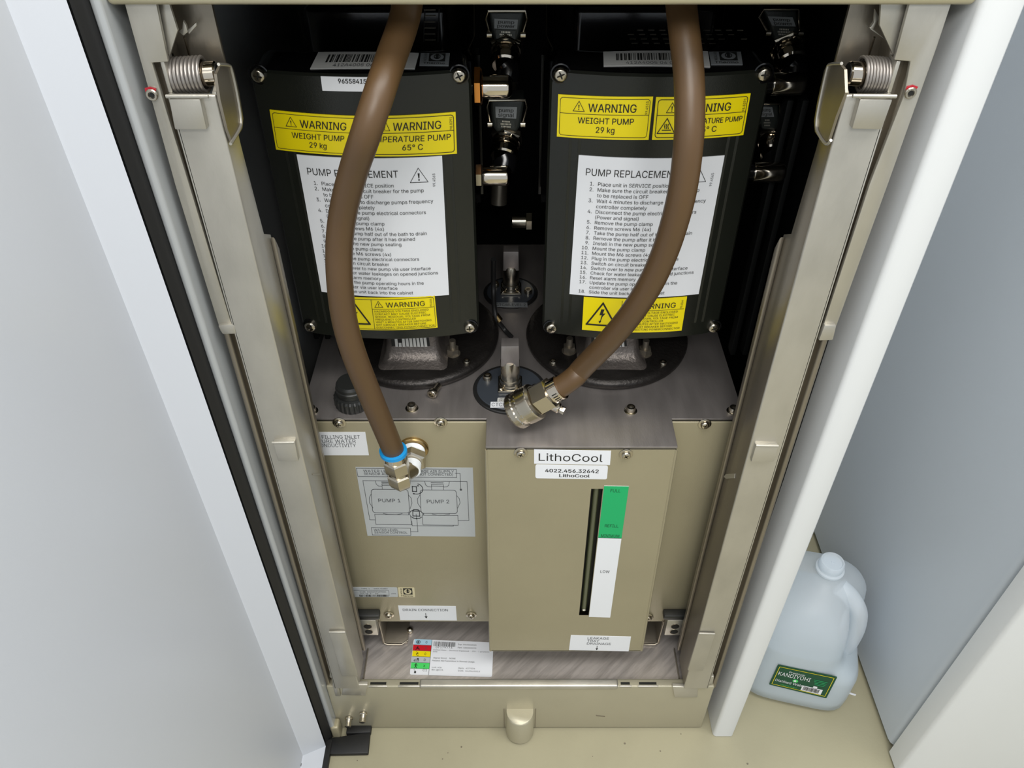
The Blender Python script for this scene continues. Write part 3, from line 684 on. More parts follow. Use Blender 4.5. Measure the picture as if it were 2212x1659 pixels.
def zround(x0, y0, x1, y1, sk=18, r=30):
    pts = []
    for cx_, cy_, a0 in ((x1-r, y0+r, -90), (x1-r, y1-r, 0), (x0+r, y1-r, 90), (x0+r, y0+r, 180)):
        for j in range(5):
            a = R(a0+j*22.5); Y_ = cy_+r*math.sin(a); X_ = cx_+r*math.cos(a); pts.append((X_+sk*(Y_-y0)/(y1-y0), Y_))
    zline(pts, 1.1, True)
zround(690, 957, 1080, 1205); zround(1205, 960, 1588, 1208, 14)
for pts in ([(690, 1010), (672, 1050), (675, 1100), (712, 1155)], [(1085, 1015), (1115, 1050), (1122, 1100), (1103, 1158)], [(1205, 1015), (1180, 1055), (1184, 1105), (1214, 1150)], [(1590, 1015), (1620, 1050), (1628, 1095), (1603, 1150)], [(820, 1212), (870, 1222), (960, 1224), (1020, 1212)], [(1335, 1214), (1385, 1226), (1460, 1226), (1520, 1214)]): zline(pts)
for cx_, cy_, a0, a1 in ((1165, 950, -70, 120), (1165, 1218, 195, 345), (1168, 1218, 40, 150)):
    L.arc(*Z(cx_, cy_), 15, 12.5 if cy_ < 1000 else 11, a0, a1, 1.5, g)
zline([(1130, 1185), (1200, 1187), (1204, 1238), (1132, 1236)], 2, True); zline([(1138, 1168), (1190, 1169)]); zline([(1138, 1168), (1138, 1185)]); zline([(1190, 1169), (1190, 1185)])
zline([(1125, 925), (1168, 927), (1170, 978), (1128, 977)], 2, True)
zline([(730, 1222), (1105, 1226), (1118, 1330), (742, 1328)], 1, True); zline([(1230, 1228), (1605, 1228), (1608, 1332), (1238, 1330)], 1, True); zline([(1120, 1290), (1124, 1340), (1558, 1342), (1555, 1330)])
zline([(695, 1362), (1105, 1366), (1110, 1442), (705, 1440)], 1, True); ztext('WATER LEVEL', 722, 980, 1397, 5.6); ztext('SENSOR CONTROL', 728, 1075, 1424, 5.6)
zline([(1165, 1215), (1172, 1265), (1185, 1403), (1110, 1402)]); L.disc(*Z(1170, 1264), 2, 1.8, g)
for q in ((1090, 1215), (1240, 1216), (1143, 1002), (1185, 917)): L.disc(*Z(*q), 1.8, 1.6, g)
ztext('PUMP 1', 770, 1002, 1093, 8.4); ztext('PUMP 2', 1280, 1515, 1100, 8.4)
L.base('layout_sticker', tk, 'paper_grey')
# slide blocks and brackets below the tank corners
for sx, xw in ((1, -.2055), (-1, .2315)):
    x_, x2 = xw, xw+sx*.02
    b = B().m('plastic'); b.box(min(x_-sx*.02, x2+sx*.006), max(x_-sx*.02, x2+sx*.006), YR-.013, YR-.001, zr+.024, zr+.033, .002); b.out('slide_pad', tk)
    b = B().m('steel'); b.box(min(x_-sx*.01, x2), max(x_-sx*.01, x2), YR-.0125, YR+.002, zr-.014, zr+.022, .001)
    for dz in (.008, -.005): b.m('dark').lathe([(.0052, .0), (.005, .0006)], (x_+sx*.008, YR-.0124, zr+dz), (0, -1, 0), 18); b.m('nickel').lathe([(.0058, 0), (.0058, .0005), (.005, .0005)], (x_+sx*.008, YR-.0124, zr+dz), (0, -1, 0), 18, cap=False)
    b.out('slide_block', tk)
    z0 = ZB-.0105; b = B().m('steel_dark'); xe = x2+sx*.036
    b.box(min(x2, x2+sx*.003), max(x2, x2+sx*.003), YR-.001, YR+.06, z0+.002, zr+.005, .0008)
    b.box(min(x2, xe), max(x2, xe), YR-.001, YR+.06, z0, z0+.0025, .0008)
    b.tube([Vector((x2+sx*.001, YR-.002, zr+.004)), Vector((x2+sx*.003, YR-.002, z0+.004)), Vector((x2+sx*.008, YR-.003, z0+.0015)), Vector((xe-sx*.008, YR-.003, z0+.0015)), Vector((xe, YR+.004, z0+.0015))], .0013, 8); b.out('slide_bracket', tk)
    b = B().m('steel_dark'); b.box(min(x_, x_+sx*.0014), max(x_, x_+sx*.0014), .016, YR-.01, z0-.001, z0+.0035); b.out('drain_slot', tk)

# brass inlet boss on the tank front with ribbed black filler cap on the top
W0 = atY(894, 967, YR); b = B().m('brass'); b.lathe([(.0165, 0), (.0165, .003), (.0155, .0042), (.0125, .0042), (.0122, .001)], W0, (0, -1, 0), 40); b.out('inlet_boss', tk, label='brass inlet boss')
b = B().m('plastic'); cc = atZ(762, 858, ZT+.008); cc.z = ZT; n = 96; prof = [(.0195, 0), (.0205, .002), (.0205, .012), (.0185, .0145), (.016, .015), (.016, .02), (.0168, .021), (.0168, .0235), (.0158, .0245), (.0158, .028), (.014, .031)]
rs = []
for k, (r_, h_) in enumerate(prof):
    rs.append([cc+Vector((math.cos(2*PI*i/n), math.sin(2*PI*i/n), 0))*(r_-(.0012 if (k in (1, 2) and (i//2) % 2) else 0))+Vector((0, 0, h_)) for i in range(n)])
b.rings(rs); b.out('filler_cap', tk, ang=25, label='black ribbed filler cap')

# ------------------------------------------------------------ round sensor plates
def sensor(px, py, rx, lab, nm_group, front_):
    c = atZ(px, py, ZT); t = thing('sensor_plate', lab, 'sensor', c, nm_group)
    b = B().m('rubber').lathe([(rx, 0), (rx, .002), (rx-.001, .003), (rx-.004, .003)], c, n=48); b.out('gasket_ring', t)
    b = B().m('slate').lathe([(rx-.0042, .0005), (rx-.0042, .0034), (rx-.005, .004)], c, n=48); b.out('plate', t)
    k = 1.0
    cb = c+Vector((.0005, .003, .004)); b = B().m('nickel')
    b.box(cb.x-.0135, cb.x+.0135, cb.y-.0135, cb.y+.0135, cb.z, cb.z+.003, .001)
    for i in (-1, 1):
        for j in (-1, 1): b.lathe([(.0018, .003), (.0018, .0045), (.0012, .005)], (cb.x+i*.0105, cb.y+j*.0105, cb.z), n=10)
    b.out('connector_base', t)
    b = B().m('nickel').lathe([(.0125, .003), (.0125, .006), (.0115, .0065), (.0115, .012), (.0105, .0125), (.0105, .036), (.0095, .038)], cb, n=32)
    b.out('connector_barrel', t)
    b = B().m('top'); b.prism([cb+Vector(p) for p in ((-.0100, -.0085, .034), (.0100, -.0085, .034), (.0095, -.0085, .062), (-.0095, -.0085, .062))], (0, .015, 0), .0008); b.out('connector_top', t)
    for a in (150, -10):
        p = c+Vector((math.cos(R(a)), math.sin(R(a)), 0))*(rx-.012)+Vector((0, 0, .0038)); place(SOCK4, 'cap_screw', t, p)
    return t, c
st, c = sensor(1101, 842, .041, 'round slate sensor plate with nickel connector, next to the loose hose coupling', 'round sensor plates on the tank top', 1)
L = Label([(1060, 868.5), (1128, 868.5), (1129, 881), (1059, 881)], (68, 17), surfZ(ZT+.0042)); L.t('CTCW', 2.5, 13.5, 10, 34, m='ink_grey').t('LEVEL 1', 39, 13.5, 10, 28, m='ink_grey'); L.base('tape_label', st, 'paper')
L = Label([(1075, 859.5), (1120, 859.5), (1120, 868), (1074, 868)], (45, 12), surfZ(ZT+.0042)); L.t('Jacob', 4, 5.5, 4, 15).t('24.00', 4, 11, 4, 15); L.base('maker_label', st, 'silver_st', 2)
st, c = sensor(1103, 634, .035, 'round dark sensor plate set far back between the two pumps', 'round sensor plates on the tank top', 0)
L = Label([(1068, 654), (1139, 654), (1140, 664), (1069, 663)], (71, 14), surfZ(ZT+.0042)); L.t('CTCWLEVEL 2', 3, 11.5, 8, 64, m='ink'); L.base('tape_label', st, 'dymo')
# loose black cable between pumps
b = B().m('rubber').tube([atZ(1066, 560, ZT+.1), atZ(1066, 620, ZT+.05), atZ(1070, 680, ZT+.03), atZ(1088, 710, ZT+.008), atZ(1105, 728, ZT+.005)], .003, 10, smooth=5)
b.m('brass').cyl(atZ(1070, 680, ZT+.029), atZ(1080, 693, ZT+.022), .0042, n=12)
tag(b.out('sensor_cable', origin=atZ(1105, 728, ZT)), 'thin black cable with a brass ferrule hanging between the pumps', 'cable')
pts = [(-.018, .42, .62), (-.012, .44, .72), (.0, .45, .80), (.01, .44, .9)]
b = B().m('steel_dark').tube([Vector(p) for p in pts], .011, 14, smooth=5)
tag(b.out('rear_pipe', origin=(-.018, .42, .62)), 'dark metal pipe standing behind the gap between the pumps', 'pipe')
b = B().m('nickel'); pA, pB = atY(1105, 478, .4), atY(1137, 478, .4); b.cyl(pA, pB, .009, n=20, ch=.001); b.lathe([(.0125, 0), (.0125, .007)], pB, (1, 0, 0), 6)
tag(b.out('pipe_union', origin=pA), 'short bright metal pipe union glinting in the dark behind the pumps', 'pipe fitting')

# ------------------------------------------------------------ pumps
HW = .0925; BOW = .013; CY = .12; CZ0, CZ1 = .631, .9065
def pump(cx, side, fx):
    lab = {'left': 'black pump with two joined yellow warning stickers and a white number sticker', 'right': 'black pump with two separate yellow warning stickers side by side'}[side]
    t = thing('pump', lab, 'pump', (cx, .21, ZT), 'upright pumps on the tank')
    fy = lambda x: CY-BOW*(1-min(1, abs((x-cx)/HW))**2)
    def surf(px, py):
        Y = CY
        for _ in range(8): p = atY(px, py, Y); Y = fy(p.x)
        return p
    def curve(p): return Vector((p.x, fy(p.x), p.z))
    # cover: front face, bevel on top, side walls
    n = 24; r = .010
    def outline(ins, yofs, top=0.):
        pts = []; hw = HW-ins; z0, z1 = CZ0+ins, CZ1-ins+top
        for i in range(n+1): x = cx-hw+r+(2*hw-2*r)*i/n; pts.append((x, z0))
        for j in range(1, 5): a = R(-90+j*22.5); pts.append((cx+hw-r+r*math.cos(a), z0+r+r*math.sin(a)))
        for i in range(9): pts.append((cx+hw, z0+r+(z1-z0-2*r)*(i+.5)/9))
        for j in range(0, 5): a = R(j*22.5); pts.append((cx+hw-r+r*math.cos(a), z1-r+r*math.sin(a)))
        for i in range(1, n): x = cx+hw-r-(2*hw-2*r)*i/n; pts.append((x, z1))
        for j in range(0, 5): a = R(90+j*22.5); pts.append((cx-hw+r+r*math.cos(a), z1-r+r*math.sin(a)))
        for i in range(9): pts.append((cx-hw, z1-r-(z1-z0-2*r)*(i+.5)/9))
        for j in range(0, 4): a = R(180+j*22.5); pts.append((cx-hw+r+r*math.cos(a), z0+r+r*math.sin(a)))
        return [Vector((x, fy(x)+yofs, z)) for x, z in pts]
    b = B().m('cover'); nx, nz = 24, 2
    o0 = outline(.002, 0); o1 = outline(.0, .0022)
    b.rings([o0, o1], cap=False)
    # front face as vertical strips between bottom and top edges
    hw = HW-.002; xs = [cx-hw+r+(2*hw-2*r)*i/n for i in range(n+1)]
    z0, z1 = CZ0+.002, CZ1-.002
    for a, c_ in zip(xs, xs[1:]): b.poly([Vector((a, fy(a), z0)), Vector((c_, fy(c_), z0)), Vector((c_, fy(c_), z1)), Vector((a, fy(a), z1))])
    for s_ in (-1, 1):
        e = cx+s_*hw; i_ = cx+s_*(hw-r)
        st_ = [Vector((i_, fy(i_), z0))]+[Vector((i_+s_*r*math.sin(R(22.5*j)), fy(i_+s_*r*math.sin(R(22.5*j))), z0+r-r*math.cos(R(22.5*j)))) for j in range(1, 5)]
        st_ += [Vector((e, fy(e), z0+r+(z1-z0-2*r)*(k+.5)/9)) for k in range(9)]
        st_ += [Vector((i_+s_*r*math.cos(R(22.5*j)), fy(i_+s_*r*math.cos(R(22.5*j))), z1-r+r*math.sin(R(22.5*j)))) for j in range(0, 5)]
        b.poly(st_)
    bmesh.ops.remove_doubles(b.bm, verts=b.bm.verts[:], dist=.00005)
    b.out('front_cover', t, ang=30)
    # raised side ribs of the face
    for s_ in (-1, 1):
        x = cx+s_*.0690; b = B().m('cover')
        for dx in (-.004, .004): b.box(x+dx-.0012, x+dx+.0012, fy(x+dx)-.0004, fy(x)+.003, CZ0+.018, CZ1-.035)
        b.out('cover_rib', t)
    # gasket line + body shell behind
    b = B().m('black'); s0 = outline(.0015, .0025); s1 = outline(.0005, .006)
    def shell(y, ins):
        q = outline(ins, 0); return [Vector((p.x, y+(fy(p.x)-CY)*.3, p.z)) for p in q]
    b.rings([s0, s1], cap=False)
    bz = CZ1+.004
    body = []
    for y, ins, up in ((.1255, .0, 0), (.15, .0035, .0055), (.155, .0055, .0055), (.163, .009, -.004), (.185, .012, -.05), (.29, .014, -.06)):
        q = outline(ins, 0, up+ins); body.append([Vector((p.x, y+(fy(p.x)-CY)*(1 if y < .16 else .3), p.z)) for p in q])
    b.rings([s1]+body, cap=False); b.poly(body[-1]); b.out('controller_body', t, ang=40)
    # cover screws
    for x, y in (fx['screws']):
        p = surf(x, y); nrm = Vector((-(2*BOW*(p.x-cx)/HW**2)*-1*0, -1, 0)); place(PAN4, 'screw', t, p+Vector((0, -.0006, 0)), nrm, random.random()*3)
        bb = B().m('black').lathe([(.0085, -.001), (.0085, .0004), (.0075, .0008), (.0068, .0002)], p, (0, -1, 0), 24, cap=False); bb.out('screw_collar', t)
    # bevel stickers
    p0 = Vector((cx, CY-.008, CZ1)); pn = Vector((0, -.30, 1)).normalized()
    sl = .0055/.0245; nn = Vector((0, -sl, 1)).normalized()
    def sb(x, y):
        p = Vector((cx, 0, 0))
        for _ in range(8): p = atPlane(x, y, Vector((0, .1255+fy(p.x)-CY, CZ1)), nn)
        return p
    def bc_(p): y = .1255+fy(p.x)-CY; return Vector((p.x, p.y, CZ1+(p.y-y)*sl))
    L = Label(fx['bar'], (216, 36), sb, .0007); L.curve = bc_; L.bars(26, 7, 180, 24, 11 if side == 'left' else 23).t('412A4005 06 2008' if side == 'left' else '412A4005 06 0120', 45, 33, 6, 120, m='ink_grey'); L.base('barcode_sticker', t, 'silver_st')
    L = Label(fx['logo'], (64, 27), sb, .0007); L.curve = bc_; logo(L, 64, 27, 'plastic'); L.base('logo_sticker', t, 'dymo')
    # warning stickers
    def lab_(q, size, lift=.0009): L = Label(q, size, surf, lift); L.curve = curve; return L
    def warn1(q):
        L = lab_(q, (200, 90)); L.rrect(5, 5, 195, 85, 6, 1.1).r(5, 37, 195, 38)
        L.tri(33, 11, 57, 32).t('WARNING', 65, 32, 17, 102, bold=.4).t('WEIGHT PUMP', 104, 57, 12.5, 120, 'c', bold=.3).t('29 kg', 104, 76, 12.5, 40, 'c', bold=.3).t('99.4533', 192, 36, 5.5, 27, rot=90); L.base('weight_sticker', t, 'yellow', label='yellow warning sticker, pump weight')
    def warn2(q, tx):
        L = lab_(q, (200, 90)); L.rrect(5, 5, 195, 85, 6, 1.4).r(5, 37, 195, 38.2); L.tri(24 if side == 'right' else 38, 11, 46 if side == 'right' else 60, 32).t('WARNING', 58 if side == 'right' else 66, 32, 17, 102, bold=.4)
        if side == 'right': L.tri(9, 44, 46, 76, 1.8, False)
        for k in range(3 if side == 'right' else 0): L.line([(24+k*3.6, 56), (23+k*3.6, 61), (25+k*3.6, 66)], 1.6)
        if side == 'right': L.line([(19, 69), (37, 69)], 1.8)
        L.t('TEMPERATURE PUMP', 190 if side == 'right' else 188, 57, 11.2 if side == 'right' else 12.5, 138 if side == 'right' else 179, 'r', bold=.3).t('65° C', tx, 76, 12.5, 42, bold=.3).t('98.8391', 192, 36, 5.5, 27, rot=90); L.base('temperature_sticker', t, 'yellow', label='yellow warning sticker, pump temperature')
    warn1(fx['w1']); warn2(fx['w2'], fx['tx'])
    # instructions
    L = lab_(fx['ins'], (315, 300)); L.t('PUMP REPLACEMENT', 18, 37, 13.5, 200, m='ink').tri(243, 20, 282, 48, 1.1).t('99.4565', 298, 58, 6, 26, rot=90, m='ink_grey')
    lines = [('1.', 'Place unit in SERVICE position'), ('2.', 'Make sure the circuit breaker for the pump'), ('', 'to be replaced is OFF'), ('3.', 'Wait 4 minutes to discharge pumps frequency'), ('', 'controller completely'), ('4.', 'Disconnect the pump electrical connectors'), ('', '(Power and signal)'), ('5.', 'Remove the pump clamp'), ('6.', 'Remove screws M6 (4x)'), ('7.', 'Take the pump half out of the bath to drain'), ('8.', 'Remove the pump after it has drained'), ('9.', 'Install in the new pump sealing'), ('10.', 'Mount the pump clamp'), ('11.', 'Mount the M6 screws (4x)'), ('12.', 'Plug in the pump electrical connectors'), ('13.', 'Switch on circuit breaker'), ('14.', 'Switch over to new pump via user interface'), ('15.', 'Check for water leakages on opened junctions'), ('16.', 'Reset alarm memory'), ('17.', 'Update the pump operating hours in the'), ('', 'controller via user interface'), ('18.', 'Slide the unit back into the cabinet')]
    ref = text_geo(lines[0][1])[0]; sx_ = 160/(max(v.x for v in ref)-min(v.x for v in ref))
    for i, (no, s_) in enumerate(lines):
        y = 56.5+i*11.26
        vs = text_geo(s_)[0]; w_ = (max(v.x for v in vs)-min(v.x for v in vs))*sx_
        L.t(s_, 46, y, 7.2, w_, m='ink')
        if no: vs = text_geo(no)[0]; L.t(no, 37, y, 7.2, (max(v.x for v in vs)-min(v.x for v in vs))*sx_, 'r', m='ink')
    L.base('instruction_sticker', t, 'paper', label='white instruction sticker')
    # voltage warning
    L = lab_(fx['volt'], (223, 76)); L.rrect(3, 3, 220, 73, 4, .9) if side == 'left' else None
    L.r(82, 3, 83, 73).r(83, 25, 220, 25.8)
    L.line([(9, 61), (42, 10), (73, 61)], 3.6, close=True).pg([(39, 24), (46, 24), (43, 34), (49, 33), (39, 46), (41, 37), (36, 38)]).line([(42, 40), (38, 55)], 1.8).pg([(35, 51), (41, 52), (37, 57)])
    L.tri(89, 7, 107, 21, 1.1).t('WARNING', 114, 21, 11, 86, bold=.2).t('99.4564', 216, 24, 5, 18, rot=90)
    for i, s_ in enumerate(['HAZARDOUS VOLTAGE ENCLOSED', 'CONTACT MAY CAUSE ELECTRIC', 'SHOCK. RESIDUAL VOLTAGE FROM', 'FREQUENCY CONTROLLER', 'WAIT 4 MINUTES AFTER SWITCHING', 'OFF CIRCUIT BREAKER BEFORE', 'DISCONNECTING POWERCONNECTOR']):
        L.t(s_, 87, 32.5+i*6.4, 4.2, [120, 114, 122, 90, 124, 112, 130][i], m='ink')
    L.base('voltage_sticker', t, 'yellow', label='yellow high-voltage warning sticker')
    if side == 'left':
        L = lab_([(693, 164), (815, 166), (813, 197), (697, 195)], (120, 33)); L.t('96558415', 37, 14, 10.5, 60, bold=.7); L.base('number_sticker', t, 'paper')
    # motor, fan cowl
    b = B().m('black').lathe([(.05, 0), (.082, .004), (.086, .012), (.086, .19), (.08, .2)], (cx, .315, .66), n=40)
    for k in range(28):
        a = 2*PI*k/28; c_, s_ = math.cos(a), math.sin(a); mx = Matrix.Translation((cx, .315, .79)) @ Matrix.Rotation(a, 4, 'Z'); b.box(.084, .093, -.0012, .0012, -.1, .062, 0, mx=mx)
    b.out('motor_housing', t)
    b = B().m('black').lathe([(.086, 0), (.09, .01), (.09, .05), (.075, .06), (.0, .061)], (cx, .315, .866), n=40); b.out('fan_cowl', t)
    if side == 'right':
        for j in range(4):
            for i in range(11):
                if (i+j) % 11 < 1 or (j == 3 and i > 8): continue
                p = atY(1352+i*24+j*4, 66+j*9.5, .222); B().m('steel_dark').box(p.x, p.x+.0058, .2215, .2225, p.z, p.z+.0007).out('cowl_slot', t)
        for i in range(9):
            a_, c_ = atY(1255+i*28, 24, .226), atY(1266+i*28+(i % 3)*2, 56+(i % 4)*9, .224)
            B().m('plastic').tube([a_, c_], .0005, 6).out('cowl_rib', t)
    else:
        for j in range(6):
            p = atY(916+(j % 2), 22+j*13, .222); B().m('steel_dark').box(p.x, p.x+.0105, .2215, .2225, p.z, p.z+.0006).out('cowl_slot', t)
        for x in (915, 946): B().m('plastic').tube([atY(x+3, 20, .222), atY(x, 90, .222)], .0006, 6).out('cowl_rib', t)
    b = B().m('black').box(cx-.066, cx+.066, .2235, .262, .84, .925, .006, 3); b.out('terminal_box', t)
    # pedestal and flange
    fc = Vector(((-.1125 if side == 'left' else .1135), .213, ZT)); b = B().m('iron')
    b.lathe([(.092, .0005), (.0955, .002), (.0965, .007), (.0945, .0105), (.088, .012), (.07, .0128), (.03, .013)], fc, n=64)
    b.out('mounting_flange', t, ang=60)
    b = B().m('iron_light'); hw_ = .030; yf = fc.y-.055
    for z_ in (0,):
        rs = []
        for z, e in ((.012, .020), (.015, .012), (.020, .006), (.027, .002), (.036, 0), (.09, 0)):
            w_ = hw_+e*.5; yy = yf-e; pts = []
            rr = .008
            for ccx, ccy, a0 in ((w_-rr, yy+rr, -90), (w_-rr, fc.y+.05, 0), (-w_+rr, fc.y+.05, 90), (-w_+rr, yy+rr, 180)):
                for j in range(4): a = R(a0+j*30); pts.append(Vector((fc.x+ccx+rr*math.cos(a), ccy+rr*math.sin(a), ZT+z)))
            rs.append(pts)
        b.rings(rs)
    b.out('pedestal', t, ang=60)
    L = Label([(844, 724), (926, 724), (931, 764), (848, 763)] if side == 'left' else [(1277, 724), (1352, 724), (1356, 766), (1277, 766)], (84, 40), surfY(yf-.0003)); L.r(0, 0, 84, 40, 'ink', 1.3)
    for i in range(9): h0 = (8, 22, 14, 2, 14, 5, 18, 3, 12)[i]; L.r(8+i*8, h0-6 if i % 2 else 1, 14+i*8, 34-(i*7 % 11), 'silver_st', 1.7)
    L.base('type_plate', t, 'silver_st')
    for x, y in fx['nuts']:
        p = atZ(x, y, ZT+.022); b = B().m('steel_dark').lathe([(.0085, 0), (.0085, .0015)], Vector((p.x, p.y, ZT+.012)), n=20); b.lathe([(.0072, .0015), (.0072, .009)], Vector((p.x, p.y, ZT+.012)), n=6); b.cyl(Vector((p.x, p.y, ZT+.02)), Vector((p.x, p.y, ZT+.032)), .0038, n=14); b.out('stud_nut', t)
    for x, y in fx['caps']: p = atZ(x, y, ZT+.016); place(SOCK3, 'flange_screw', t, (p.x, p.y, ZT+.0115))
    # elbow fittings on the right wall of the cover
    for i, (xa_, xb_, yy_, r_) in enumerate(fx['elbow']):
        Y = .165; p = atY(xa_, yy_, Y); q = atY(xb_, yy_, Y); q = Vector((q.x, p.y, p.z)); rr = r_
        b = B().m('chrome'); L_ = q.x-p.x
        pr = [(rr*.98, 0), (rr, .001), (rr, L_-rr*.55)]+[(rr*.45+rr*.55*math.cos(R(a)), L_-rr*.55+rr*.55*math.sin(R(a))) for a in (20, 40, 60, 80, 90)]
        b.lathe(pr, p, (1, 0, 0), 40); b.out('elbow_fitting', t)
        if side == 'left':
            b = B().m('orange' if i == 0 else 'nickel'); nf = 1.72 if i == 0 else 1.18; b.lathe([(rr*nf*.88, 0), (rr*nf, .0015), (rr*nf, .0065), (rr*nf*.88, .008)], p-Vector((.0082, 0, 0)), (1, 0, 0), 6); b.out('hex_nut', t)
        b = B().m('black').cyl(p-Vector((.02, 0, 0)), p, rr*.8, n=20); b.out('nipple', t)
    return t
FX = dict(left=dict(screws=[(559, 161), (992, 161), (671, 703), (1015, 705)], bar=[(688, 114), (905, 116), (896, 150), (670, 150)], logo=[(909, 116), (972, 116), (969, 143), (906, 142)],
    w1=[(583, 236), (784, 250), (775, 336), (597, 322)], w2=[(784, 250), (984, 241), (987, 331), (775, 336)], tx=88, ins=[(641, 333), (955, 336), (970, 636), (695, 629)], volt=[(722, 639), (939, 637), (945.5, 706.5), (733, 708)],
    nuts=[(758, 748), (978, 750)], caps=[(1008, 778)], elbow=[(1042, 1107, 187, .0102), (1044, 1104, 379, .0098)]),
  right=dict(screws=[(1211, 159), (1650, 158), (1191, 706), (1541, 705)], bar=[(1303, 113), (1529, 112), (1534, 146), (1304, 144)], logo=[(1531, 113), (1600, 113), (1604, 141), (1536, 141)],
    w1=[(1206, 203), (1411, 208), (1401, 301), (1203, 294)], w2=[(1417, 209), (1621, 201), (1605, 291), (1408, 301)], tx=94, ins=[(1250, 334), (1565, 335), (1509, 634), (1230, 634)], volt=[(1261, 641), (1484, 640), (1472, 713), (1257, 711)],
    nuts=[(1230, 745), (1394, 750)], caps=[(1195, 779), (1433, 781)], elbow=[(1666, 1740, 181, .0100), (1626, 1695, 372, .0098)]))
pump(-.127, 'left', FX['left']); pump(.1243, 'right', FX['right'])

# ------------------------------------------------------------ connector plugs with conduit glands
def plug(quad, gl, el, text, lab, lq, Y=.2):
    """quad: hood corners; gl: gland ring centre and width; el: elbow outlet point"""
    c = atY(sum(q[0] for q in quad)/4, quad[2][1], Y); t = thing('connector_plug', lab, 'connector', c, 'pump cable connectors')
    b = B().m('hood'); pts = [atY(x, y, Y) for x, y in quad]
    tl, tr_, br, bl = pts; w_ = (br-bl).length*.08
    b.prism([tl, tr_, br+Vector((0, 0, .006)), br+Vector((-w_*1.6, 0, 0)), bl+Vector((w_*1.6, 0, 0)), bl+Vector((0, 0, .006))], (0, .028, 0), .003, 3); b.out('hood', t)
    b = B().m('nickel'); h = tl.z-bl.z; e = .0022
    a_ = [Vector((bl.x-e, Y+.004, bl.z+h*.22)), Vector((tl.x-e, Y-.002, tl.z-.006)), Vector((tl.x-e+.002, Y-.003, tl.z+.001)), Vector((tr_.x+e-.002, Y-.003, tr_.z+.001)), Vector((tr_.x+e, Y-.002, tr_.z-.006)), Vector((br.x+e, Y+.004, br.z+h*.22))]
    b.tube(a_, .0011, 8)
    for k in (0, -1): b.lathe([(.0032, -.002), (.0032, .0025), (.002, .003)], a_[k], (-1 if k == 0 else 1, 0, 0), 14)
    b.out('locking_lever', t)
    g0 = atY(gl[0], gl[1], Y+.008); rr = (atY(gl[0]+gl[2]/2, gl[1], Y).x-atY(gl[0]-gl[2]/2, gl[1], Y).x)/2*1.12
    e0 = atY(el[0], el[1], .178); ax = (e0-g0).normalized(); top_ = g0-ax*.004
    b = B().m('nickel'); b.lathe([(rr*1.0, 0), (rr*1.08, .0015), (rr*1.08, .007), (rr, .0085)], top_, ax, 6); b.out('gland_nut', t)
    b = B().m('chrome'); b.lathe([(rr*.92, .008), (rr*.94, .011), (rr*.8, .0115), (rr*.8, .013), (rr*.9, .0135), (rr*.9, .016), (rr*.8, .0165), (rr*.78, .018), (rr*.92, .019), (rr*.92, .025), (rr*.8, .0265)], top_, ax, 28); b.out('gland_body', t)
    b = B().m('black'); s_ = top_+ax*.025; b.tube([s_, s_.lerp(e0, .5)+Vector((.003, .004, 0)), e0+Vector((.002, .006, -.004))], rr*.78, 20, smooth=5); b.out('conduit_bend', t)
    L = Label(lq, (50, 24), surfY(Y-.0002)); a1, a2 = text; L.t(a1, 8, 11, 8, 34, bold=.6).t(a2, 6, 21, 8, 38, bold=.6); L.base('tape_label', t, 'dymo')
    L = Label([(lq[3][0]+4, lq[3][1]+3), (lq[2][0]-4, lq[2][1]+3), (lq[2][0]-4, lq[2][1]+22), (lq[3][0]+4, lq[3][1]+22)], (44, 22), surfY(Y-.0002), .0002)
    for q, (a_, c_) in enumerate(((12, 32), (8, 36), (10, 35))):
        x = a_
        while x < c_: L.r(x, 3+q*6.5, x+2.2, 7+q*6.5, 'steel'); x += 3.6
    L.base('rating_print', t, 'hood')
plug([(1055, 24), (1134, 24), (1124, 92), (1063, 92)], (1093, 98, 62), (1090, 168), ('pump', 'power'), 'dark connector plug labelled pump power, between the two pumps, upper one', [(1068, 40), (1119, 42), (1117, 63), (1068, 61)])
plug([(1057, 216), (1134, 216), (1124, 287), (1064, 287)], (1095, 296, 60), (1082, 366), ('pump', 'signal'), 'dark connector plug labelled pump signal, between the two pumps, lower one', [(1070, 230), (1117, 231), (1115, 256), (1071, 254)])
plug([(1648, 20), (1722, 20), (1722, 88), (1664, 88)], (1697, 95, 66), (1716, 160), ('pump', 'power'), 'dark connector plug labelled pump power, right of the right-hand pump', [(1658, 35), (1712, 37), (1719, 57), (1668, 55)])
plug([(1636, 222), (1682, 224), (1684, 282), (1640, 282)], (1665, 298, 52), (1668, 358), ('pump', 'signal'), 'dark connector plug labelled pump signal, half hidden behind the right-hand pump', [(1640, 230), (1668, 231), (1672, 252), (1642, 252)], .205)

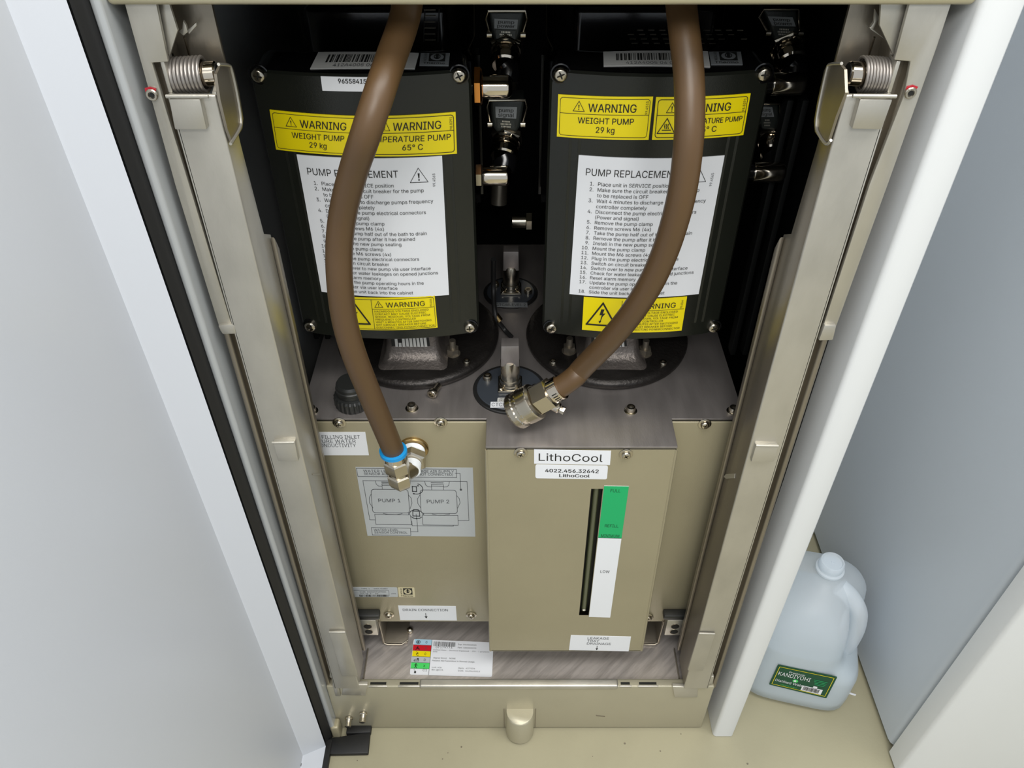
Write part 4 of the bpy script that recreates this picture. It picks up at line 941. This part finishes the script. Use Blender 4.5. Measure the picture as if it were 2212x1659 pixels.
# ------------------------------------------------------------ hoses
def hosepath(pts): return [atY(x, y, Y) for x, y, Y in pts]
hl = thing('supply_hose', 'brown rubber hose with a blue collar and elbow fitting, in front of the left pump', 'hose', atY(849, 975, .02))
path = [atY(893, -120, .075)]+hosepath([(880, 5, .06), (868, 60, .05), (845, 125, .03), (818, 205, .005), (790, 290, -.005), (762, 375, .005), (742, 455, .012), (733, 530, .012), (734, 610, .008), (744, 690, .006), (763, 760, .006), (790, 830, .008), (817, 895, .012), (838, 945, .017)])
zt5 = Vector(W0); AX = Vector((0, -1, 0)); Eb = Vector((W0.x-.001, .022, W0.z))
hend = atY(849, 972, .022)
path.append(hend)
b = B().m('hose').tube(path, .0112, 24, smooth=8); b.out('hose_tube', hl)
dn = (atY(868, 1050, .022)-hend).normalized(); up = -dn
b = B().m('blue').lathe([(.0108, -.001), (.0142, 0), (.0142, .004), (.0128, .0045), (.0128, .0005)], hend, dn, 36); b.out('blue_collar', hl, label='blue plastic collar')
b = B().m('chrome').lathe([(.0112, .002), (.0112, .012), (.0105, .0125), (.0105, .016)], hend, dn, 32); b.out('ferrule', hl)
b = B().m('nickel').lathe([(.0118, .014), (.0134, .0155), (.0134, .029), (.0118, .031)], hend, dn, 6); b.out('hex_nut', hl)
b = B().m('nickel'); b.lathe([(.0098, .031), (.0098, .0345)], hend, dn, 24); b.lathe([(.0112, .0345), (.013, .036), (.013, .046), (.011, .052), (.007, .055)], hend, dn, 6)
e = hend+dn*.040; b.cyl(e, Vector((W0.x, .040, W0.z)), .0098, n=24); b.out('elbow_body', hl)
b = B().m('ptfe').lathe([(.0095, 0), (.0105, .001), (.0105, .011)], Vector((W0.x, .048, W0.z)), AX, 28); b.lathe([(.0118, 0), (.0128, .001), (.0118, .002), (.0128, .003), (.0118, .004), (.0125, .005), (.0118, .006), (.0122, .010)], Vector((W0.x, .0685, W0.z)), AX, 32); b.out('thread_tape', hl, label='white thread sealing tape')
b = B().m('nickel').lathe([(.0145, 0), (.0165, .0015), (.0165, .010), (.0145, .0115)], Vector((W0.x, .0595, W0.z)), AX, 6); b.out('hex_bushing', hl)
hr = thing('drain_hose', 'brown rubber hose with a loose knurled coupling lying on the tank top', 'hose', atZ(1150, 870, ZT))
pe = atZ(1208, 838, ZT+.056); pk = atZ(1108, 892, ZT+.0185)
path = [atY(1462, -120, .075)]+hosepath([(1471, 5, .06), (1478, 70, .045), (1487, 150, .03), (1490, 230, .018), (1487, 310, .01), (1476, 400, .008), (1460, 470, .010), (1436, 545, .015), (1404, 615, .022), (1362, 680, .032), (1312, 740, .046), (1260, 793, .062)])+[pe.lerp(atY(1260, 793, .062), .3), pe]
path[-3:] = [path[-3], pe+(atZ(1240, 815, ZT+.069)-pe)*1., pe]
dk = (pk-pe).normalized(); path.append(pe+dk*.01)
b = B().m('hose').tube(path, .0112, 24, smooth=8); b.out('hose_tube', hr)
b = B().m('chrome').lathe([(.0125, -.006), (.0132, -.0062), (.0132, .0045), (.0125, .0047)], pe+dk*.004, dk, 40)
for k in range(14):
    a = R(-150+k*13); u_ = Vector((0, 0, 1)).cross(dk).normalized(); w_ = dk.cross(u_); c_ = pe+dk*.003+(u_*math.cos(a)+w_*math.sin(a))*.0132
    nrm = (u_*math.cos(a)+w_*math.sin(a)); tg = dk.cross(nrm)
    mx = Matrix((( dk.x, tg.x, nrm.x, c_.x), (dk.y, tg.y, nrm.y, c_.y), (dk.z, tg.z, nrm.z, c_.z), (0, 0, 0, 1))); b.m('dark').box(-.0028, .0028, -.0005, .0005, -.0001, .0003, mx=mx)
b.m('chrome'); s0 = atZ(1180, 868, ZT+.034); s1 = atZ(1219, 888, ZT+.030)
b.cyl(s0, s0.lerp(s1, .75), .0058, n=16, ch=.001); b.lathe([(.0042, 0), (.0042, .005)], s0.lerp(s1, .78), s1-s0, 6); b.out('hose_clamp', hr, label='worm-drive hose clamp')
b = B().m('nickel').lathe([(.0125, .008), (.0170, .010), (.0170, .027), (.015, .029)], pe, dk, 6); b.out('hex_body', hr)
def knurl(b, prof, p, ax, n=64, d=.0010):
    ax = ax.normalized(); u = Vector((0, 0, 1)).cross(ax).normalized(); w = ax.cross(u); rs = []
    for j, (r_, h, kn) in enumerate(prof): rs.append([p+ax*h+(u*math.cos(2*PI*i/n)+w*math.sin(2*PI*i/n))*(r_+(d if kn and (i+j) % 2 else 0)) for i in range(n)])
    b.rings(rs)
b = B().m('nickel'); Lk = (pk-pe).length; s = .026; pr = [(.0155, s, 0), (.0182, s+.0015, 0)]+[(.018, s+.0025+.0012*i, 1) for i in range(9)]+[(.0186, s+.0140, 0), (.0172, s+.015, 0), (.0172, s+.018, 0)]+[(.018, s+.019+.0012*i, 1) for i in range(5)]+[(.0172, s+.0258, 0), (.0145, s+.0262, 0), (.0135, s+.02, 0)]
knurl(b, [(r_*1.06, h_*1.12, k_) for r_, h_, k_ in pr], pe, dk); b.out('knurled_ring', hr, ang=20)
# ------------------------------------------------------------ water jug
JC = Vector((.432, .106, 0)); ROT = R(-14); HA = R(-38)
jg = thing('water_jug', 'translucent plastic gallon water jug with a green label, half full, on the floor', 'jug', JC)
def sect(z, hw, exp, n=64, dent=0., dx=0, dy=0):
    pts = []
    for i in range(n):
        a = 2*PI*i/n; c_, s_ = math.cos(a), math.sin(a); r_ = hw/((abs(c_)**exp+abs(s_)**exp)**(1/exp))
        wa = a+ROT; dd = math.cos(wa-HA); f = max(0, dd)**6 if dd > 0 else 0
        r_ *= 1-dent*f
        pts.append(JC+Vector((r_*math.cos(wa)+dx, r_*math.sin(wa)+dy, z)))
    return pts
P_ = [(.0, .062, 4, 0), (.003, .070, 4.5, 0), (.012, .0765, 5, 0), (.03, .0775, 5, 0), (.08, .0775, 5, 0), (.093, .0775, 4.6, .06), (.104, .0775, 4.4, .28), (.115, .0775, 4.2, .44), (.13, .0770, 4, .5), (.155, .0755, 3.6, .52), (.175, .072, 3.2, .5), (.192, .064, 2.8, .42), (.206, .052, 2.5, .3), (.219, .036, 2.2, .1), (.229, .0215, 2, 0), (.236, .0165, 2, 0), (.246, .0160, 2, 0)]
b = B().m('jug'); b.rings([sect(z, h, e, dent=d) for z, h, e, d in P_]); b.out('jug_body', jg, ang=60)
b = B().m('water'); WP = [q for q in P_ if q[0] <= .13]; b.rings([sect(z+.001 if z < .01 else z, h-.0012, e, dent=d) for z, h, e, d in WP]); b.out('water', jg, ang=60)
hd = Vector((math.cos(HA), math.sin(HA), 0))
b = B().m('jug').tube([JC+hd*.020+Vector((0, 0, .216)), JC+hd*.036+Vector((0, 0, .209)), JC+hd*.053+Vector((0, 0, .190)), JC+hd*.060+Vector((0, 0, .162)), JC+hd*.061+Vector((0, 0, .130)), JC+hd*.058+Vector((0, 0, .100)), JC+hd*.05+Vector((0, 0, .088))], lambda t: .0125-.001*math.sin(PI*t), 20, smooth=6); b.out('jug_handle', jg)
b = B().m('jug').lathe([(.0155, .0), (.0163, .0015), (.0163, .010), (.0150, .0120), (.0135, .0120), (.0125, .0100), (.002, .0098), (.0015, .0110)], JC+Vector((0, 0, .244)), n=40); b.lathe([(.0185, -.006), (.019, -.005), (.019, -.0025), (.0175, -.0015)], JC+Vector((0, 0, .244)), n=40); b.out('screw_cap', jg)
# label wraps the front face: plane through the jug face
fn = Vector((math.cos(ROT-PI/2), math.sin(ROT-PI/2), 0)); fp = JC+fn*.0777
L = Label([(1681, 1435), (1809, 1461.5), (1785, 1508), (1661, 1478)], (150, 78), lambda x, y: atPlane(x, y, fp, fn), .0005)
L.line([(6, 6), (144, 6), (144, 72), (6, 72)], 1.3, 'yellow', True)
L.r(7.5, 7.5, 142.5, 70.5, 'ink_olive', 1.2); L.pg([(50, 9), (95, 9), (80, 69), (45, 69)], 'green', 1.4) if False else None
L.t('Premium', 34, 20, 6, 40, m='paper', k=2).t('KANDIYOHI', 10, 35, 13, 82, m='paper', k=2).disc(58, 43, 7, 5.5, 'lime', 1.8).disc(57, 43, 3.5, 3, 'paper', 2.1).t('Distilled Water', 10, 58, 8, 76, m='paper', k=2).t('1 GALLON (3.78 L)', 25, 68, 3.5, 44, m='lime', k=2)
for i in range(4): L.r(100+i*2, 24+i*5, 134-i, 25.4+i*5, 'green', k=2)
L.r(80, 52, 132, 70, 'paper', 1.8).bars(84, 54, 126, 67, 3, k=2.3).r(106, 46, 116, 54, 'paper', 1.8)
L.base('green_label', jg, 'ink_olive', 3, label='green and white bottle label')
b = B().m('paper'); p = atZ(1836, 1497, .001); d = Vector((.5, -.16, 0)).normalized(); n_ = Vector((-d.y, d.x, 0))
b.prism([p-d*.008-n_*.0016, p+d*.008-n_*.0020, p+d*.009+n_*.0008, p-d*.007+n_*.0018], (0, 0, -.0008), .0002)
tag(b.out('paper_scrap', origin=(p.x, p.y, 0)), 'small white scrap on the floor to the right of the jug', 'scrap')
